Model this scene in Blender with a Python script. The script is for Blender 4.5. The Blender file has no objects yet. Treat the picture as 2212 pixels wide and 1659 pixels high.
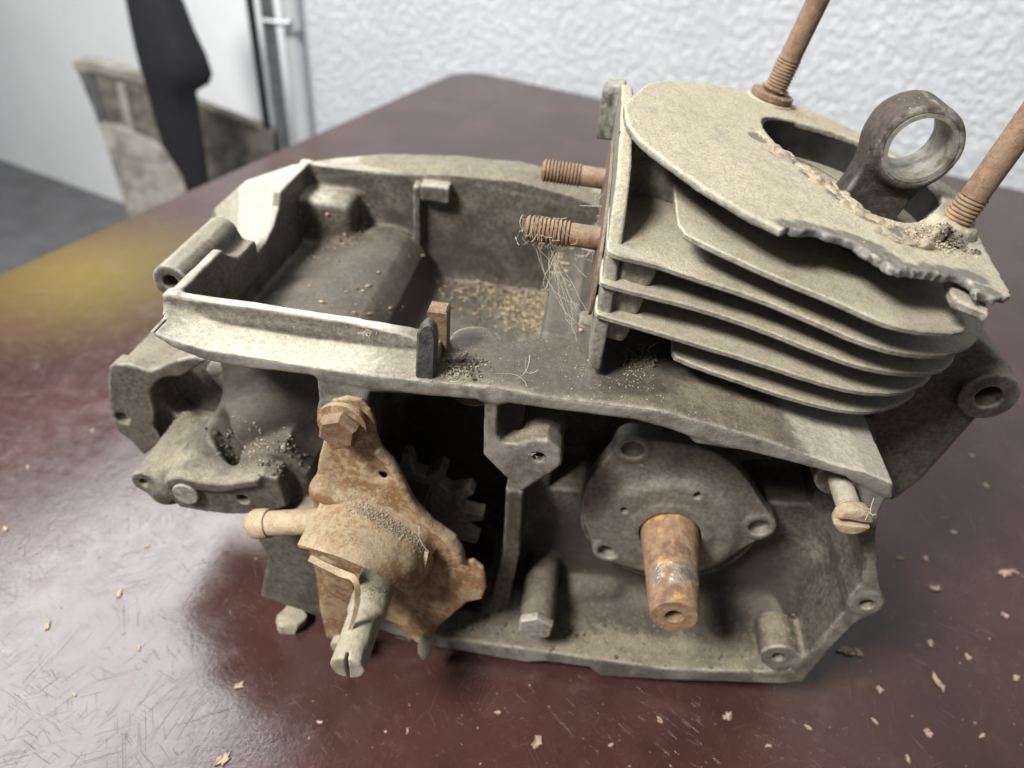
import bpy, math, random
import numpy as np
from mathutils import Vector, Matrix, geometry
random.seed(7); rng = np.random.default_rng(7)

# ------------------------------------------------------------------ camera, light, exposure
TABLE = -155.0                       # engine frame (mm): table top height; X right, Y away from viewer, Z up
PW, PH, PF = 2212., 1659., 1550.     # measuring picture width, height and focal length in pixels
def _axes(yaw, pitch, roll):
    y, p, r = map(math.radians, (yaw, pitch, roll))
    f = np.array([math.sin(y)*math.cos(p), math.cos(y)*math.cos(p), -math.sin(p)])
    rt = np.array([math.cos(y), -math.sin(y), 0.]); up = np.cross(rt, f)
    return rt*math.cos(r)+up*math.sin(r), -rt*math.sin(r)+up*math.cos(r), f
CR, CU, CF = _axes(-4.5, 37.5, 5.0)
CPOS = np.array([14.71082829, -224.79854473, 215.66644574])
def W(p): return (p[0]*.001, p[1]*.001, (p[2]-TABLE)*.001)

sc = bpy.context.scene
cam_d = bpy.data.cameras.new('camera'); cam = bpy.data.objects.new('camera', cam_d)
sc.collection.objects.link(cam); sc.camera = cam
cam_d.sensor_width = 36.; cam_d.lens = 36.*PF/PW; cam_d.clip_start = .01; cam_d.clip_end = 50.
M = Matrix(((CR[0], CU[0], -CF[0]), (CR[1], CU[1], -CF[1]), (CR[2], CU[2], -CF[2]))).to_4x4()
M.translation = Vector(W(CPOS)); cam.matrix_world = M
cam_d.dof.use_dof = True; cam_d.dof.focus_distance = .285; cam_d.dof.aperture_fstop = 7.0

world = bpy.data.worlds.new('World'); sc.world = world; world.use_nodes = True
bg = world.node_tree.nodes['Background']; bg.inputs[0].default_value = (.90, .95, 1., 1); bg.inputs[1].default_value = .16

def area_lamp(name, loc, target, sx, sy, power, col):
    l = bpy.data.lights.new(name, 'AREA'); l.shape = 'RECTANGLE'; l.size = sx; l.size_y = sy
    l.energy = power; l.color = col
    o = bpy.data.objects.new(name, l); sc.collection.objects.link(o); o.location = loc
    o.rotation_euler = (Vector(target)-Vector(loc)).to_track_quat('-Z', 'Y').to_euler(); return o
area_lamp('room_lamp', (-.95, -.85, 1.6), (0, .1, .1), .5, .4, 78, (1., .975, .93))
area_lamp('ceiling_lamp', (-1.15, .85, 1.65), (0, .2, .1), 1.3, .9, 44, (.97, .985, 1.))

sc.view_settings.view_transform = 'Standard'; sc.view_settings.look = 'None'
sc.view_settings.exposure = 0.12; sc.view_settings.gamma = 1.0
sc.render.engine = 'CYCLES'
sc.cycles.max_bounces = 6

# ------------------------------------------------------------------ measuring helpers
def ray(u, v): return CF + CR*(u-PW/2)/PF - CU*(v-PH/2)/PF
def on(u, v, axis, val):
    d = ray(u, v); t = (val-CPOS[axis])/d[axis]; return CPOS+t*d
def FP(u, v, Y=0.):
    p = on(u, v, 1, Y); return (p[0], p[2])
def FPL(L, Y=0.): return [FP(u, v, Y) for u, v in L]
def z1(x, y): return 230+.2604*x, 691+.2604*y
def z2(x, y): return 691+.3125*x, 691+.3125*y
def z3(x, y): return 1209.7+.3645*x, 864+.3645*y
def z4(x, y): return 461+.2864*x, 1037+.2864*y
def z5(x, y): return 288+.4948*x, 288+.4948*y
def z6(x, y): return 1238+.4401*x, 144+.4401*y
TH = math.radians(11)
NV = np.array((math.sin(TH), 0, math.cos(TH))); AV = np.array((math.cos(TH), 0, -math.sin(TH)))
def SYC(s, y, c): return AV*s + np.array((0, y, 0)) + NV*c       # cylinder frame -> engine frame
def on_fin(q, c):
    d = ray(*z6(*q)); t = (c-NV@CPOS)/(NV@d); p = CPOS+t*d; return (p@AV, p[1])

# ------------------------------------------------------------------ materials
class NT:
    def __init__(s, name):
        s.m = bpy.data.materials.new(name); s.m.use_nodes = True; s.t = s.m.node_tree
        s.t.nodes.clear(); s.out = s.n('ShaderNodeOutputMaterial'); s.b = s.n('ShaderNodeBsdfPrincipled')
        s.l(s.b.outputs[0], s.out.inputs[0]); s.co = s.n('ShaderNodeTexCoord').outputs['Object']
        s.geo = s.n('ShaderNodeNewGeometry')
    def n(s, k, **kw):
        x = s.t.nodes.new(k)
        for a, b in kw.items(): setattr(x, a, b)
        return x
    def l(s, a, b): s.t.links.new(a, b)
    def put(s, v, sock):
        if hasattr(v, 'is_linked') or isinstance(v, bpy.types.NodeSocket): s.l(v, sock)
        elif isinstance(v, (tuple, list)) and len(v) == 3 and sock.type == 'RGBA': sock.default_value = (*v, 1)
        else: sock.default_value = v
    def noise(s, scale, detail=4, rough=.6, dist=0., co=None, col=False):
        x = s.n('ShaderNodeTexNoise'); x.inputs['Scale'].default_value = scale; x.inputs['Detail'].default_value = detail
        x.inputs['Roughness'].default_value = rough; x.inputs['Distortion'].default_value = dist
        s.l(co or s.co, x.inputs['Vector']); return x.outputs[1 if col else 0]
    def vor(s, scale, co=None, feature='F1'):
        x = s.n('ShaderNodeTexVoronoi', feature=feature); x.inputs['Scale'].default_value = scale
        s.l(co or s.co, x.inputs['Vector']); return x.outputs['Distance']
    def ramp(s, v, a, b, lo=0., hi=1., smooth=True):
        x = s.n('ShaderNodeMapRange', interpolation_type='SMOOTHSTEP' if smooth else 'LINEAR'); s.l(v, x.inputs[0])
        for i, w in enumerate((a, b, lo, hi)): x.inputs[1+i].default_value = w
        return x.outputs[0]
    def math(s, op, a, b=0.):
        x = s.n('ShaderNodeMath', operation=op); s.put(a, x.inputs[0]); s.put(b, x.inputs[1]); return x.outputs[0]
    def mix(s, f, a, b, blend='MIX'):
        x = s.n('ShaderNodeMix', data_type='RGBA', blend_type=blend)
        s.put(f, x.inputs[0]); s.put(a, x.inputs[6]); s.put(b, x.inputs[7]); return x.outputs[2]
    def mapping(s, scale=(1, 1, 1), rot=(0, 0, 0), loc=(0, 0, 0)):
        x = s.n('ShaderNodeMapping'); s.l(s.co, x.inputs[0]); x.inputs[1].default_value = loc
        x.inputs[2].default_value = rot; x.inputs[3].default_value = scale; return x.outputs[0]
    def up(s, a=.15, b=.85):
        x = s.n('ShaderNodeSeparateXYZ'); s.l(s.geo.outputs['Normal'], x.inputs[0]); return s.ramp(x.outputs[2], a, b)
    def axis(s, i):
        x = s.n('ShaderNodeSeparateXYZ'); s.l(s.co, x.inputs[0]); return x.outputs[i]
    def bump(s, h, dist, strength=1., prev=None):
        x = s.n('ShaderNodeBump'); x.inputs['Strength'].default_value = strength; x.inputs['Distance'].default_value = dist
        s.l(h, x.inputs['Height'])
        if prev: s.l(prev, x.inputs['Normal'])
        return x.outputs[0]
    def done(s, col, rough, metal=0., normal=None, spec=.5):
        s.put(col, s.b.inputs['Base Color']); s.put(rough, s.b.inputs['Roughness']); s.put(metal, s.b.inputs['Metallic'])
        s.b.inputs['Specular IOR Level'].default_value = spec
        if normal: s.l(normal, s.b.inputs['Normal'])
        return s.m

def cast_metal(name, dark=(.13, .125, .11), light=(.30, .29, .25), dust=(.50, .45, .34), dust_amt=.8, grime=.5, metal=.35, bumpd=.0004, wear=.5, stain_shade=None, rim=None, even=.35, clean=None, stain_shade_col=(.055, .048, .038)):
    t = NT(name)
    big = t.noise(26, 7, .72, .5); pat = t.noise(85, 6, .75, .3); mid = t.noise(420, 5, .7); fine = t.noise(1900, 3, .75); speck = t.noise(900, 2, .5)
    base = t.mix(t.ramp(t.math('ADD', t.math('MULTIPLY', mid, .7), t.math('MULTIPLY', pat, .3)), .38, .64), dark, light)
    base = t.mix(t.math('MULTIPLY', t.ramp(big, .48, .66), grime), base, (.035, .030, .023))
    # dust lies in patches on what faces up, brushed and oiled off elsewhere
    d = t.math('MULTIPLY', t.up(.2, .85), t.ramp(t.math('ADD', t.math('MULTIPLY', big, .55), t.math('MULTIPLY', pat, .45)), .54-.24*even, .68-.06*even, .15+.4*even, 1.))
    d = t.math('MULTIPLY', t.math('MULTIPLY', d, t.ramp(fine, .25, .6, .5, 1.)), dust_amt)
    dcol = t.mix(t.ramp(speck, .3, .7), (dust[0]*.74, dust[1]*.71, dust[2]*.64), dust)
    dcol = t.mix(t.ramp(t.noise(1300, 4, .8), .36, .64), t.mix(1., dcol, (.62, .60, .56), 'MULTIPLY'), dcol)
    dcol = t.mix(t.math('MULTIPLY', t.ramp(pat, .52, .70), .45), dcol, t.mix(1., dcol, (.62, .58, .52), 'MULTIPLY'))
    def blobs(L):
        m = None
        for (c, r) in L:
            v = t.n('ShaderNodeVectorMath', operation='SUBTRACT'); t.l(t.co, v.inputs[0]); v.inputs[1].default_value = W(c)
            w = t.n('ShaderNodeVectorMath', operation='DIVIDE'); t.l(v.outputs[0], w.inputs[0]); w.inputs[1].default_value = tuple(x*.001 for x in r)
            l = t.n('ShaderNodeVectorMath', operation='LENGTH'); t.l(w.outputs[0], l.inputs[0])
            k = t.ramp(t.math('ADD', l.outputs['Value'], t.math('MULTIPLY', t.math('SUBTRACT', pat, .5), .6)), .72, 1.05, 1, 0)
            m = k if m is None else t.math('MAXIMUM', m, k)
        return m
    if clean:                                          # pale, dry areas: settled light dust on bare casting
        m = t.math('MULTIPLY', blobs(clean), t.math('MULTIPLY', t.up(.3, .85), t.ramp(fine, .2, .6, .6, .95)))
        d = t.math('MAXIMUM', d, m); dcol = t.mix(m, dcol, t.mix(t.ramp(mid, .35, .65), (.40, .38, .31), (.55, .525, .44)))
    if stain_shade:                                            # dark areas: oily stains, fracture grey, and shade painted into the front cavity
        m = blobs(stain_shade)
        base = t.mix(t.math('MULTIPLY', m, .8), base, stain_shade_col)
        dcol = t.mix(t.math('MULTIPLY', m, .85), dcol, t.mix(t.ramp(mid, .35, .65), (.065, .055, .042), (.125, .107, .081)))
    col = t.mix(d, base, dcol)
    col = t.mix(t.math('MULTIPLY', t.ramp(speck, .68, .76), .5), col, (.07, .058, .045))
    pt = t.geo.outputs['Pointiness']
    e = t.math('MULTIPLY', t.math('MULTIPLY', t.ramp(pt, .51, .555), t.ramp(t.noise(140, 4, .7), .35, .6)), wear)
    if rim:
        up = t.up(.85, .97); z = t.axis(2); zz = (rim-TABLE)*.001
        k = t.math('MULTIPLY', t.math('MULTIPLY', up, t.math('MULTIPLY', t.ramp(z, zz-.0035, zz-.002), t.ramp(z, zz+.0008, zz+.0018, 1, 0))), t.ramp(big, .3, .6, .8, .3))
        e = t.math('MAXIMUM', e, k)
    if rim:                                            # machined joint face at the front
        ny = t.n('ShaderNodeSeparateXYZ'); t.l(t.geo.outputs['Normal'], ny.inputs[0])
        k = t.math('MULTIPLY', t.math('MULTIPLY', t.ramp(ny.outputs[1], -.97, -.85, 1, 0), t.ramp(t.axis(1), .0008, .0016, 1, 0)), t.ramp(big, .35, .6, .45, .12))
        e = t.math('MAXIMUM', e, k)
    col = t.mix(e, col, (.53, .515, .46))
    rough = t.math('ADD', .5, t.math('MULTIPLY', d, .42))
    met = t.math('MULTIPLY', t.math('SUBTRACT', 1., d), metal)
    b = t.bump(t.noise(160, 4, .7), bumpd*1.2, .6); b = t.bump(mid, bumpd, .8, b); b = t.bump(fine, bumpd*.8, 1., b)
    return t.done(col, rough, met, b)

def rust_metal(name, a=(.38, .285, .17), b=(.22, .118, .053), c=(.085, .055, .04), dust=(.45, .38, .265), dust_amt=.75, metal=.1):
    t = NT(name)
    big = t.noise(45, 5, .7); mid = t.noise(330, 5, .75); fine = t.noise(1700, 3, .7)
    col = t.mix(t.ramp(t.math('ADD', t.math('MULTIPLY', mid, .5), t.math('MULTIPLY', t.noise(80, 4, .7), .5)), .44, .56), a, b)
    col = t.mix(t.ramp(big, .54, .72), col, c)
    col = t.mix(t.math('MULTIPLY', t.ramp(t.noise(90, 3, .6), .60, .72), .5), col, (.42, .22, .08))
    d = t.math('MULTIPLY', t.math('MULTIPLY', t.up(.0, .75), t.ramp(t.math('ADD', t.math('MULTIPLY', big, .4), t.math('MULTIPLY', fine, .6)), .35, .6)), dust_amt)
    col = t.mix(d, col, t.mix(t.ramp(t.noise(1200, 4, .8), .36, .64), tuple(x*.62 for x in dust), dust))
    bm = t.bump(mid, .0006, .9); bm = t.bump(fine, .0003, .9, bm)
    return t.done(col, t.math('ADD', .62, t.math('MULTIPLY', d, .3)), metal, bm)

MAT = {}
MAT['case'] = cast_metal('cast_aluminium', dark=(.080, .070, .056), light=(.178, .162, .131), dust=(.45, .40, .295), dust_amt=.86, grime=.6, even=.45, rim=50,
    stain_shade=[((-70, 110, 5), (95, 88, 42)), ((15, 30, 38), (62, 34, 14)), ((70, 40, -20), (95, 42, 48)), ((-30, 40, -40), (60, 38, 85)), ((-130, 40, -30), (52, 36, 75)), ((70, 45, 50), (60, 30, 18)), ((85, 40, -110), (95, 26, 60)), ((15, 125, 18), (34, 75, 22))],  # tray and plate are oily; front cavity blobs paint in its shade
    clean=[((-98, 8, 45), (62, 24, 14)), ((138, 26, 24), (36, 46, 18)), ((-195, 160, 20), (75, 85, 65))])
MAT['fin'] = cast_metal('dusty_fin_metal', dark=(.17, .16, .13), light=(.33, .31, .25), dust=(.62, .565, .42), dust_amt=.93, grime=.35, even=.9, wear=.22)
BRK = [on_fin(q, 130) for q in ((1060, 800), (1150, 805), (1240, 830), (1330, 850), (1420, 890), (1500, 940), (1570, 985), (1650, 1010), (1740, 1015), (1830, 1025), (1920, 1040), (1990, 1110), (2060, 1150))]
LIPP = [(64, 100), (72, 84), (82, 70), (90, 56), (98, 42), (110, 36), (124, 40)]
MAT['fin_top'] = cast_metal('dusty_broken_fin_metal', dark=(.17, .16, .13), light=(.33, .31, .25), dust=(.62, .565, .42), dust_amt=.93, grime=.35, even=.9, wear=.3, stain_shade_col=(.12, .12, .125),
    stain_shade=[(SYC(a, b-1, 129.), (9, 5.5, 6)) for a, b in BRK]+[(SYC(a, b, 131), (8, 7, 5)) for a, b in LIPP])
MAT['plate'] = cast_metal('grey_seal_plate', dark=(.15, .134, .110), light=(.265, .242, .20), dust_amt=.6, grime=.35)
MAT['dark'] = cast_metal('dark_steel', dark=(.04, .04, .04), light=(.10, .10, .095), dust=(.36, .32, .24), dust_amt=.45, grime=.5)
MAT['gear'] = cast_metal('dusty_gear_steel', dark=(.16, .14, .12), light=(.34, .30, .26), dust_amt=.6, grime=.4)
MAT['rod'] = cast_metal('connecting_rod_steel', dark=(.036, .029, .023), light=(.095, .074, .058), dust=(.22, .17, .12), dust_amt=.55, grime=.4, bumpd=.0008)
MAT['rust'] = rust_metal('rusty_sheet')
MAT['rust_dark'] = rust_metal('dark_rust', a=(.20, .12, .07), b=(.12, .065, .04), c=(.05, .035, .028), dust_amt=.35)
MAT['rust_stud'] = rust_metal('rusty_stud', a=(.20, .13, .08), b=(.14, .075, .042), c=(.085, .06, .048), dust_amt=.35)
MAT['grey_rust'] = rust_metal('dusty_shaft_steel', a=(.36, .33, .27), b=(.28, .24, .18), c=(.16, .14, .11), dust=(.46, .41, .30), dust_amt=.6)

def crank_material():
    t = NT('rusty_crankshaft_end')
    y = t.axis(1); mid = t.noise(200, 5, .7); big = t.noise(70, 4, .65); fine = t.noise(1500, 2)
    col = t.mix(t.ramp(mid, .35, .65), (.30, .20, .12), (.20, .115, .065))
    col = t.mix(t.ramp(big, .5, .68), col, (.14, .075, .05))
    col = t.mix(t.math('MULTIPLY', t.ramp(t.noise(110, 4, .7), .54, .66), .8), col, (.50, .26, .06))
    band = t.math('MULTIPLY', t.ramp(y, -.011, -.007, 0, 1), t.ramp(y, .001, .006, 1, 0))
    bare = t.math('MULTIPLY', t.math('MULTIPLY', band, t.ramp(t.noise(120, 4, .6), .44, .56)), t.math('MULTIPLY', t.up(.2, .75), .9))
    col = t.mix(t.math('MULTIPLY', bare, .8), col, (.46, .43, .39))
    r = t.ramp(bare, 0, 1, .68, .34)
    b = t.bump(mid, .0009, .9); b = t.bump(fine, .0003, .9, b)
    return t.done(col, r, t.math('MULTIPLY', bare, .85), b)
MAT['crank'] = crank_material()

def simple(name, col, rough=.7, metal=0., scale=200, var=.25, bump=.0002):
    t = NT(name); n = t.noise(scale, 4, .65)
    c = t.mix(t.ramp(n, .35, .65), tuple(x*(1-var) for x in col), col)
    return t.done(c, rough, metal, t.bump(n, bump, .7))

OLIVE_SPOT = W(on(185, 585, 2, TABLE))
MAT['liner'] = simple('dark_liner_steel', (.035, .034, .033), .45, .3, scale=60, var=.5)
def table_material():
    t = NT('worn_maroon_table_paint')
    n1 = t.noise(9, 5, .65); n2 = t.noise(60, 5, .7); n3 = t.noise(420, 3, .6)
    col = t.mix(t.ramp(n1, .35, .7), (.040, .0185, .0150), (.064, .030, .0245))
    col = t.mix(t.math('MULTIPLY', t.ramp(n2, .55, .75), .5), col, (.10, .055, .045))
    col = t.mix(t.math('MULTIPLY', t.ramp(t.noise(30, 7, .78, .6), .54, .70), .3), col, (.115, .066, .056))
    # soft-edged olive-yellow patch by the table's left edge
    m = t.mapping((1, 1, 1), (0, 0, 0), (-OLIVE_SPOT[0], -OLIVE_SPOT[1], -OLIVE_SPOT[2])); l = t.n('ShaderNodeVectorMath', operation='LENGTH'); t.l(m, l.inputs[0])
    st = t.math('MULTIPLY', t.ramp(t.math('ADD', l.outputs['Value'], t.math('MULTIPLY', n1, .08)), .03, .21, 1, 0), .6)
    col = t.mix(st, col, (.21, .165, .03))
    # scratches: long thin stretched noise in several directions
    scr = None
    def turned(a, sx, sy, off):
        r = t.mapping((1, 1, 1), (0, 0, a), (0, 0, 0)); x = t.n('ShaderNodeMapping'); t.l(r, x.inputs[0])
        x.inputs[1].default_value = off; x.inputs[3].default_value = (sx, sy, 1); return x.outputs[0]
    for i, (a, sx, sy) in enumerate(((.5, 2200, 30), (1.1, 1800, 22), (1.9, 2400, 34), (2.6, 2000, 26), (.15, 2100, 18), (2.2, 2300, 40))):
        v = t.noise(1., 2, .5, .0, turned(a, sx, sy, (i*3.1, 1.7*i, 0)))
        k = t.math('MULTIPLY', t.ramp(v, .655, .76), t.ramp(t.noise(22, 3, .6, 0, t.mapping((1, 1, 1), (0, 0, 0), (i*5., 0, 0))), .45, .65))
        scr = k if scr is None else t.math('MAXIMUM', scr, k)
    col = t.mix(t.math('MULTIPLY', scr, .42), col, (.27, .19, .17))
    dustn = t.math('MULTIPLY', t.ramp(n3, .62, .74), t.ramp(n1, .4, .7, .1, .5))
    col = t.mix(dustn, col, (.25, .18, .15))
    rough = t.math('ADD', t.ramp(n2, .3, .7, .13, .25), t.math('MULTIPLY', scr, .15))
    b = t.bump(n2, .0006, .22); b = t.bump(n3, .00025, .3, b); b = t.bump(scr, -.0002, .7, b)
    return t.done(col, rough, 0., b, .5)
MAT['table'] = table_material()

def stucco():
    t = NT('rough_white_plaster')
    a = t.noise(78, 5, .62, .4); b = t.noise(220, 3, .6)
    h = t.math('ADD', t.ramp(a, .32, .70), t.math('MULTIPLY', b, .3))
    col = t.mix(t.ramp(t.noise(3, 3), .3, .7), (.62, .65, .685), (.68, .71, .74))
    return t.done(col, .9, 0, t.bump(h, .009, .6))
MAT['stucco'] = stucco()

# ------------------------------------------------------------------ mesh helpers
COL = sc.collection
def link(name, mesh, mat, parent=None, smooth=True, label=None):
    o = bpy.data.objects.new(name, mesh); COL.objects.link(o)
    if mat is not None:
        mesh.materials.clear(); mesh.materials.append(MAT[mat] if isinstance(mat, str) else mat)
    if parent: o.parent = parent
    if smooth and len(mesh.polygons): mesh.polygons.foreach_set('use_smooth', np.ones(len(mesh.polygons), bool))
    if label: o['label'] = label
    return o
def tag(o, label, cat, group=None, kind=None):
    o['label'] = label; o['category'] = cat
    if group: o['group'] = group
    if kind: o['kind'] = kind
    return o
def empty(name, loc=(0, 0, 0), parent=None):
    o = bpy.data.objects.new(name, None); COL.objects.link(o); o.location = loc; o.empty_display_size = .02
    if parent: o.parent = parent
    return o
def mesh_from(V, Fc, name='mesh', raw=False):
    V = np.asarray(V, float)
    if not raw: V = (V-np.array((0, 0, TABLE)))*.001
    me = bpy.data.meshes.new(name); me.from_pydata(V.tolist(), [], [list(map(int, f)) for f in Fc]); me.update(); return me
def mesh_quads(V, Q, name='mesh'):
    V = ((np.asarray(V)-np.array((0, 0, TABLE)))*.001).astype(np.float32); Q = np.asarray(Q, np.int32)
    me = bpy.data.meshes.new(name); me.vertices.add(len(V)); me.vertices.foreach_set('co', V.ravel())
    me.loops.add(Q.size); me.loops.foreach_set('vertex_index', Q.ravel())
    me.polygons.add(len(Q)); me.polygons.foreach_set('loop_start', np.arange(len(Q), dtype=np.int32)*4)
    me.update(calc_edges=True); me.validate(); return me
def sharp(o, deg=35):
    me = o.data
    me.set_sharp_from_angle(angle=math.radians(deg)); return o

_R = rng.random((64, 64, 64)).astype(np.float32)
def vnoise(P, scale, seed=0):
    q = np.asarray(P)/scale + seed*7.31; i = np.floor(q).astype(int); f = q-i; f = f*f*(3-2*f); r = 0
    for dx in (0, 1):
        for dy in (0, 1):
            for dz in (0, 1):
                w = (f[:, 0] if dx else 1-f[:, 0])*(f[:, 1] if dy else 1-f[:, 1])*(f[:, 2] if dz else 1-f[:, 2])
                r = r + w*_R[(i[:, 0]+dx) % 64, (i[:, 1]+dy) % 64, (i[:, 2]+dz) % 64]
    return r*2-1
def rough_up(V, amp, scale):
    V = np.asarray(V, float)
    return V + np.stack([vnoise(V, scale, s) for s in (1, 2, 3)], 1)*amp

# ---- signed distance volumes: castings are grown here with fillets, then meshed by surface nets
def smin(a, b, k):
    if k <= 0: return np.minimum(a, b)
    h = np.maximum(k-np.abs(a-b), 0)/k; return np.minimum(a, b)-h*h*k*.25
def smax(a, b, k): return -smin(-a, -b, k)
def poly_sd(x, y, P):
    P = np.asarray(P, float); d = None; s = None
    for i in range(len(P)):
        a, b = P[i], P[i-1]; e = b-a
        wx, wy = x-a[0], y-a[1]; t = np.clip((wx*e[0]+wy*e[1])/max(e@e, 1e-9), 0, 1)
        dd = (wx-e[0]*t)**2+(wy-e[1]*t)**2
        c1 = y >= a[1]; c2 = y < b[1]; c3 = e[0]*wy > e[1]*wx
        flip = (c1 & c2 & c3) | (~c1 & ~c2 & ~c3)
        d = dd if d is None else np.minimum(d, dd); s = flip if s is None else s ^ flip
    return np.where(s, -1., 1.)*np.sqrt(d)
def comb(d2, d1, r=0.):
    a, b = d2+r, d1+r
    return np.minimum(np.maximum(a, b), 0)+np.sqrt(np.maximum(a, 0)**2+np.maximum(b, 0)**2)-r
class Prism:                       # polygon in two axes, extent along the third
    def __init__(s, axis, P, lo, hi, r=1.): s.ax, s.P, s.l, s.h, s.r = axis, P, lo, hi, r
    def box(s):
        P = np.asarray(s.P); o = [i for i in range(3) if i != s.ax]; a = np.zeros(3); b = np.zeros(3)
        a[o], b[o] = P.min(0), P.max(0); a[s.ax], b[s.ax] = s.l, s.h; return a, b
    def __call__(s, C):
        o = [i for i in range(3) if i != s.ax]
        return comb(poly_sd(C[o[0]], C[o[1]], s.P), np.abs(C[s.ax]-(s.l+s.h)/2)-(s.h-s.l)/2, s.r)
class Box:
    def __init__(s, lo, hi, r=1.): s.lo, s.hi, s.r = np.array(lo, float), np.array(hi, float), r
    def box(s): return s.lo, s.hi
    def __call__(s, C):
        q = [np.abs(C[i]-(s.lo[i]+s.hi[i])/2)-(s.hi[i]-s.lo[i])/2+s.r for i in range(3)]
        return np.sqrt(sum(np.maximum(v, 0)**2 for v in q))+np.minimum(np.maximum(np.maximum(q[0], q[1]), q[2]), 0)-s.r
class Cyl:                         # capped cylinder or cone between two points
    def __init__(s, a, b, r0, r1=None, r=.8): s.a, s.b, s.r0, s.r1, s.r = np.array(a, float), np.array(b, float), r0, r0 if r1 is None else r1, r
    def box(s):
        m = max(s.r0, s.r1); return np.minimum(s.a, s.b)-m, np.maximum(s.a, s.b)+m
    def __call__(s, C):
        d = s.b-s.a; L = np.linalg.norm(d); d = d/L
        w = [C[i]-s.a[i] for i in range(3)]; t = w[0]*d[0]+w[1]*d[1]+w[2]*d[2]
        rad = np.sqrt(np.maximum(sum((w[i]-t*d[i])**2 for i in range(3)), 0))
        return comb(rad-(s.r0+(s.r1-s.r0)*np.clip(t/L, 0, 1)), np.abs(t-L/2)-L/2, s.r)
class Cap:
    def __init__(s, a, b, r0, r1=None): s.a, s.b, s.r0, s.r1 = np.array(a, float), np.array(b, float), r0, r0 if r1 is None else r1
    box = Cyl.box
    def __call__(s, C):
        d = s.b-s.a; L2 = max(d@d, 1e-9); w = [C[i]-s.a[i] for i in range(3)]
        t = np.clip((w[0]*d[0]+w[1]*d[1]+w[2]*d[2])/L2, 0, 1)
        return np.sqrt(sum((w[i]-t*d[i])**2 for i in range(3)))-(s.r0+(s.r1-s.r0)*t)
class Chain:
    def __init__(s, P, r): s.c = [Cap(a, b, r) for a, b in zip(P[:-1], P[1:])]
    def box(s):
        B = [c.box() for c in s.c]; return np.min([b[0] for b in B], 0), np.max([b[1] for b in B], 0)
    def __call__(s, C):
        d = s.c[0](C)
        for c in s.c[1:]: d = np.minimum(d, c(C))
        return d
class Vol:
    def __init__(s, lo, hi, h):
        s.lo, s.h = np.array(lo, float), h; s.n = np.ceil((np.array(hi)-s.lo)/h).astype(int)+1
        s.D = np.full(s.n, 8., np.float32)
    def reg(s, pr, m):
        a, b = pr.box(); i0 = np.clip(np.floor((a-m-s.lo)/s.h).astype(int), 0, s.n); i1 = np.clip(np.ceil((b+m-s.lo)/s.h).astype(int)+1, 0, s.n)
        C = [(s.lo[k]+s.h*np.arange(i0[k], i1[k])).reshape([-1 if j == k else 1 for j in range(3)]) for k in range(3)]
        return tuple(slice(i0[k], i1[k]) for k in range(3)), C
    def add(s, pr, k=0.):
        sl, C = s.reg(pr, 4+k); s.D[sl] = smin(s.D[sl], pr(C).astype(np.float32), k); return s
    def cut(s, pr, k=0.):
        sl, C = s.reg(pr, 4+k); s.D[sl] = smax(s.D[sl], -pr(C).astype(np.float32), k); return s
    def mesh(s):
        D = s.D
        for ax in range(3):                     # close the volume at its border
            for e in (0, -1):
                ix = [slice(None)]*3; ix[ax] = e; D[tuple(ix)] = 8.
        S = D < 0; n = s.n
        cnt = np.zeros(n-1, np.uint8)
        cor = [(i, j, k) for i in (0, 1) for j in (0, 1) for k in (0, 1)]
        for i, j, k in cor: cnt += S[i:n[0]-1+i, j:n[1]-1+j, k:n[2]-1+k]
        act = (cnt > 0) & (cnt < 8); I = np.argwhere(act); idx = np.full(n-1, -1, np.int32); idx[act] = np.arange(len(I), dtype=np.int32)
        val = {c: D[I[:, 0]+c[0], I[:, 1]+c[1], I[:, 2]+c[2]] for c in cor}
        acc = np.zeros((len(I), 3)); num = np.zeros(len(I))
        for c in cor:
            for ax in range(3):
                if c[ax]: continue
                e = list(c); e[ax] = 1; a, b = val[c], val[tuple(e)]; m = (a < 0) != (b < 0)
                t = np.where(m, a/np.where(m, a-b, 1), 0); p = np.array(c, float)[None].repeat(len(I), 0); p[:, ax] += t
                acc += p*m[:, None]; num += m
        V = s.lo+s.h*(I+acc/num[:, None])
        Q = []
        for ax in range(3):
            b, c = (ax+1) % 3, (ax+2) % 3
            sa = [slice(1, -1)]*3; sb = [slice(1, -1)]*3; sa[ax] = slice(0, -1); sb[ax] = slice(1, None)
            A, B = S[tuple(sa)], S[tuple(sb)]; E = np.argwhere(A != B)
            if not len(E): continue
            inside = A[tuple(E.T)]
            base = E+1; base[:, ax] -= 1
            def cell(db, dc):
                q = base.copy(); q[:, b] += db; q[:, c] += dc; return idx[tuple(q.T)]
            q = np.stack([cell(-1, -1), cell(0, -1), cell(0, 0), cell(-1, 0)], 1)
            q[~inside] = q[~inside][:, ::-1]; Q.append(q)
        Q = np.concatenate(Q); Q = Q[(Q >= 0).all(1)]
        return V, Q

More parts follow.
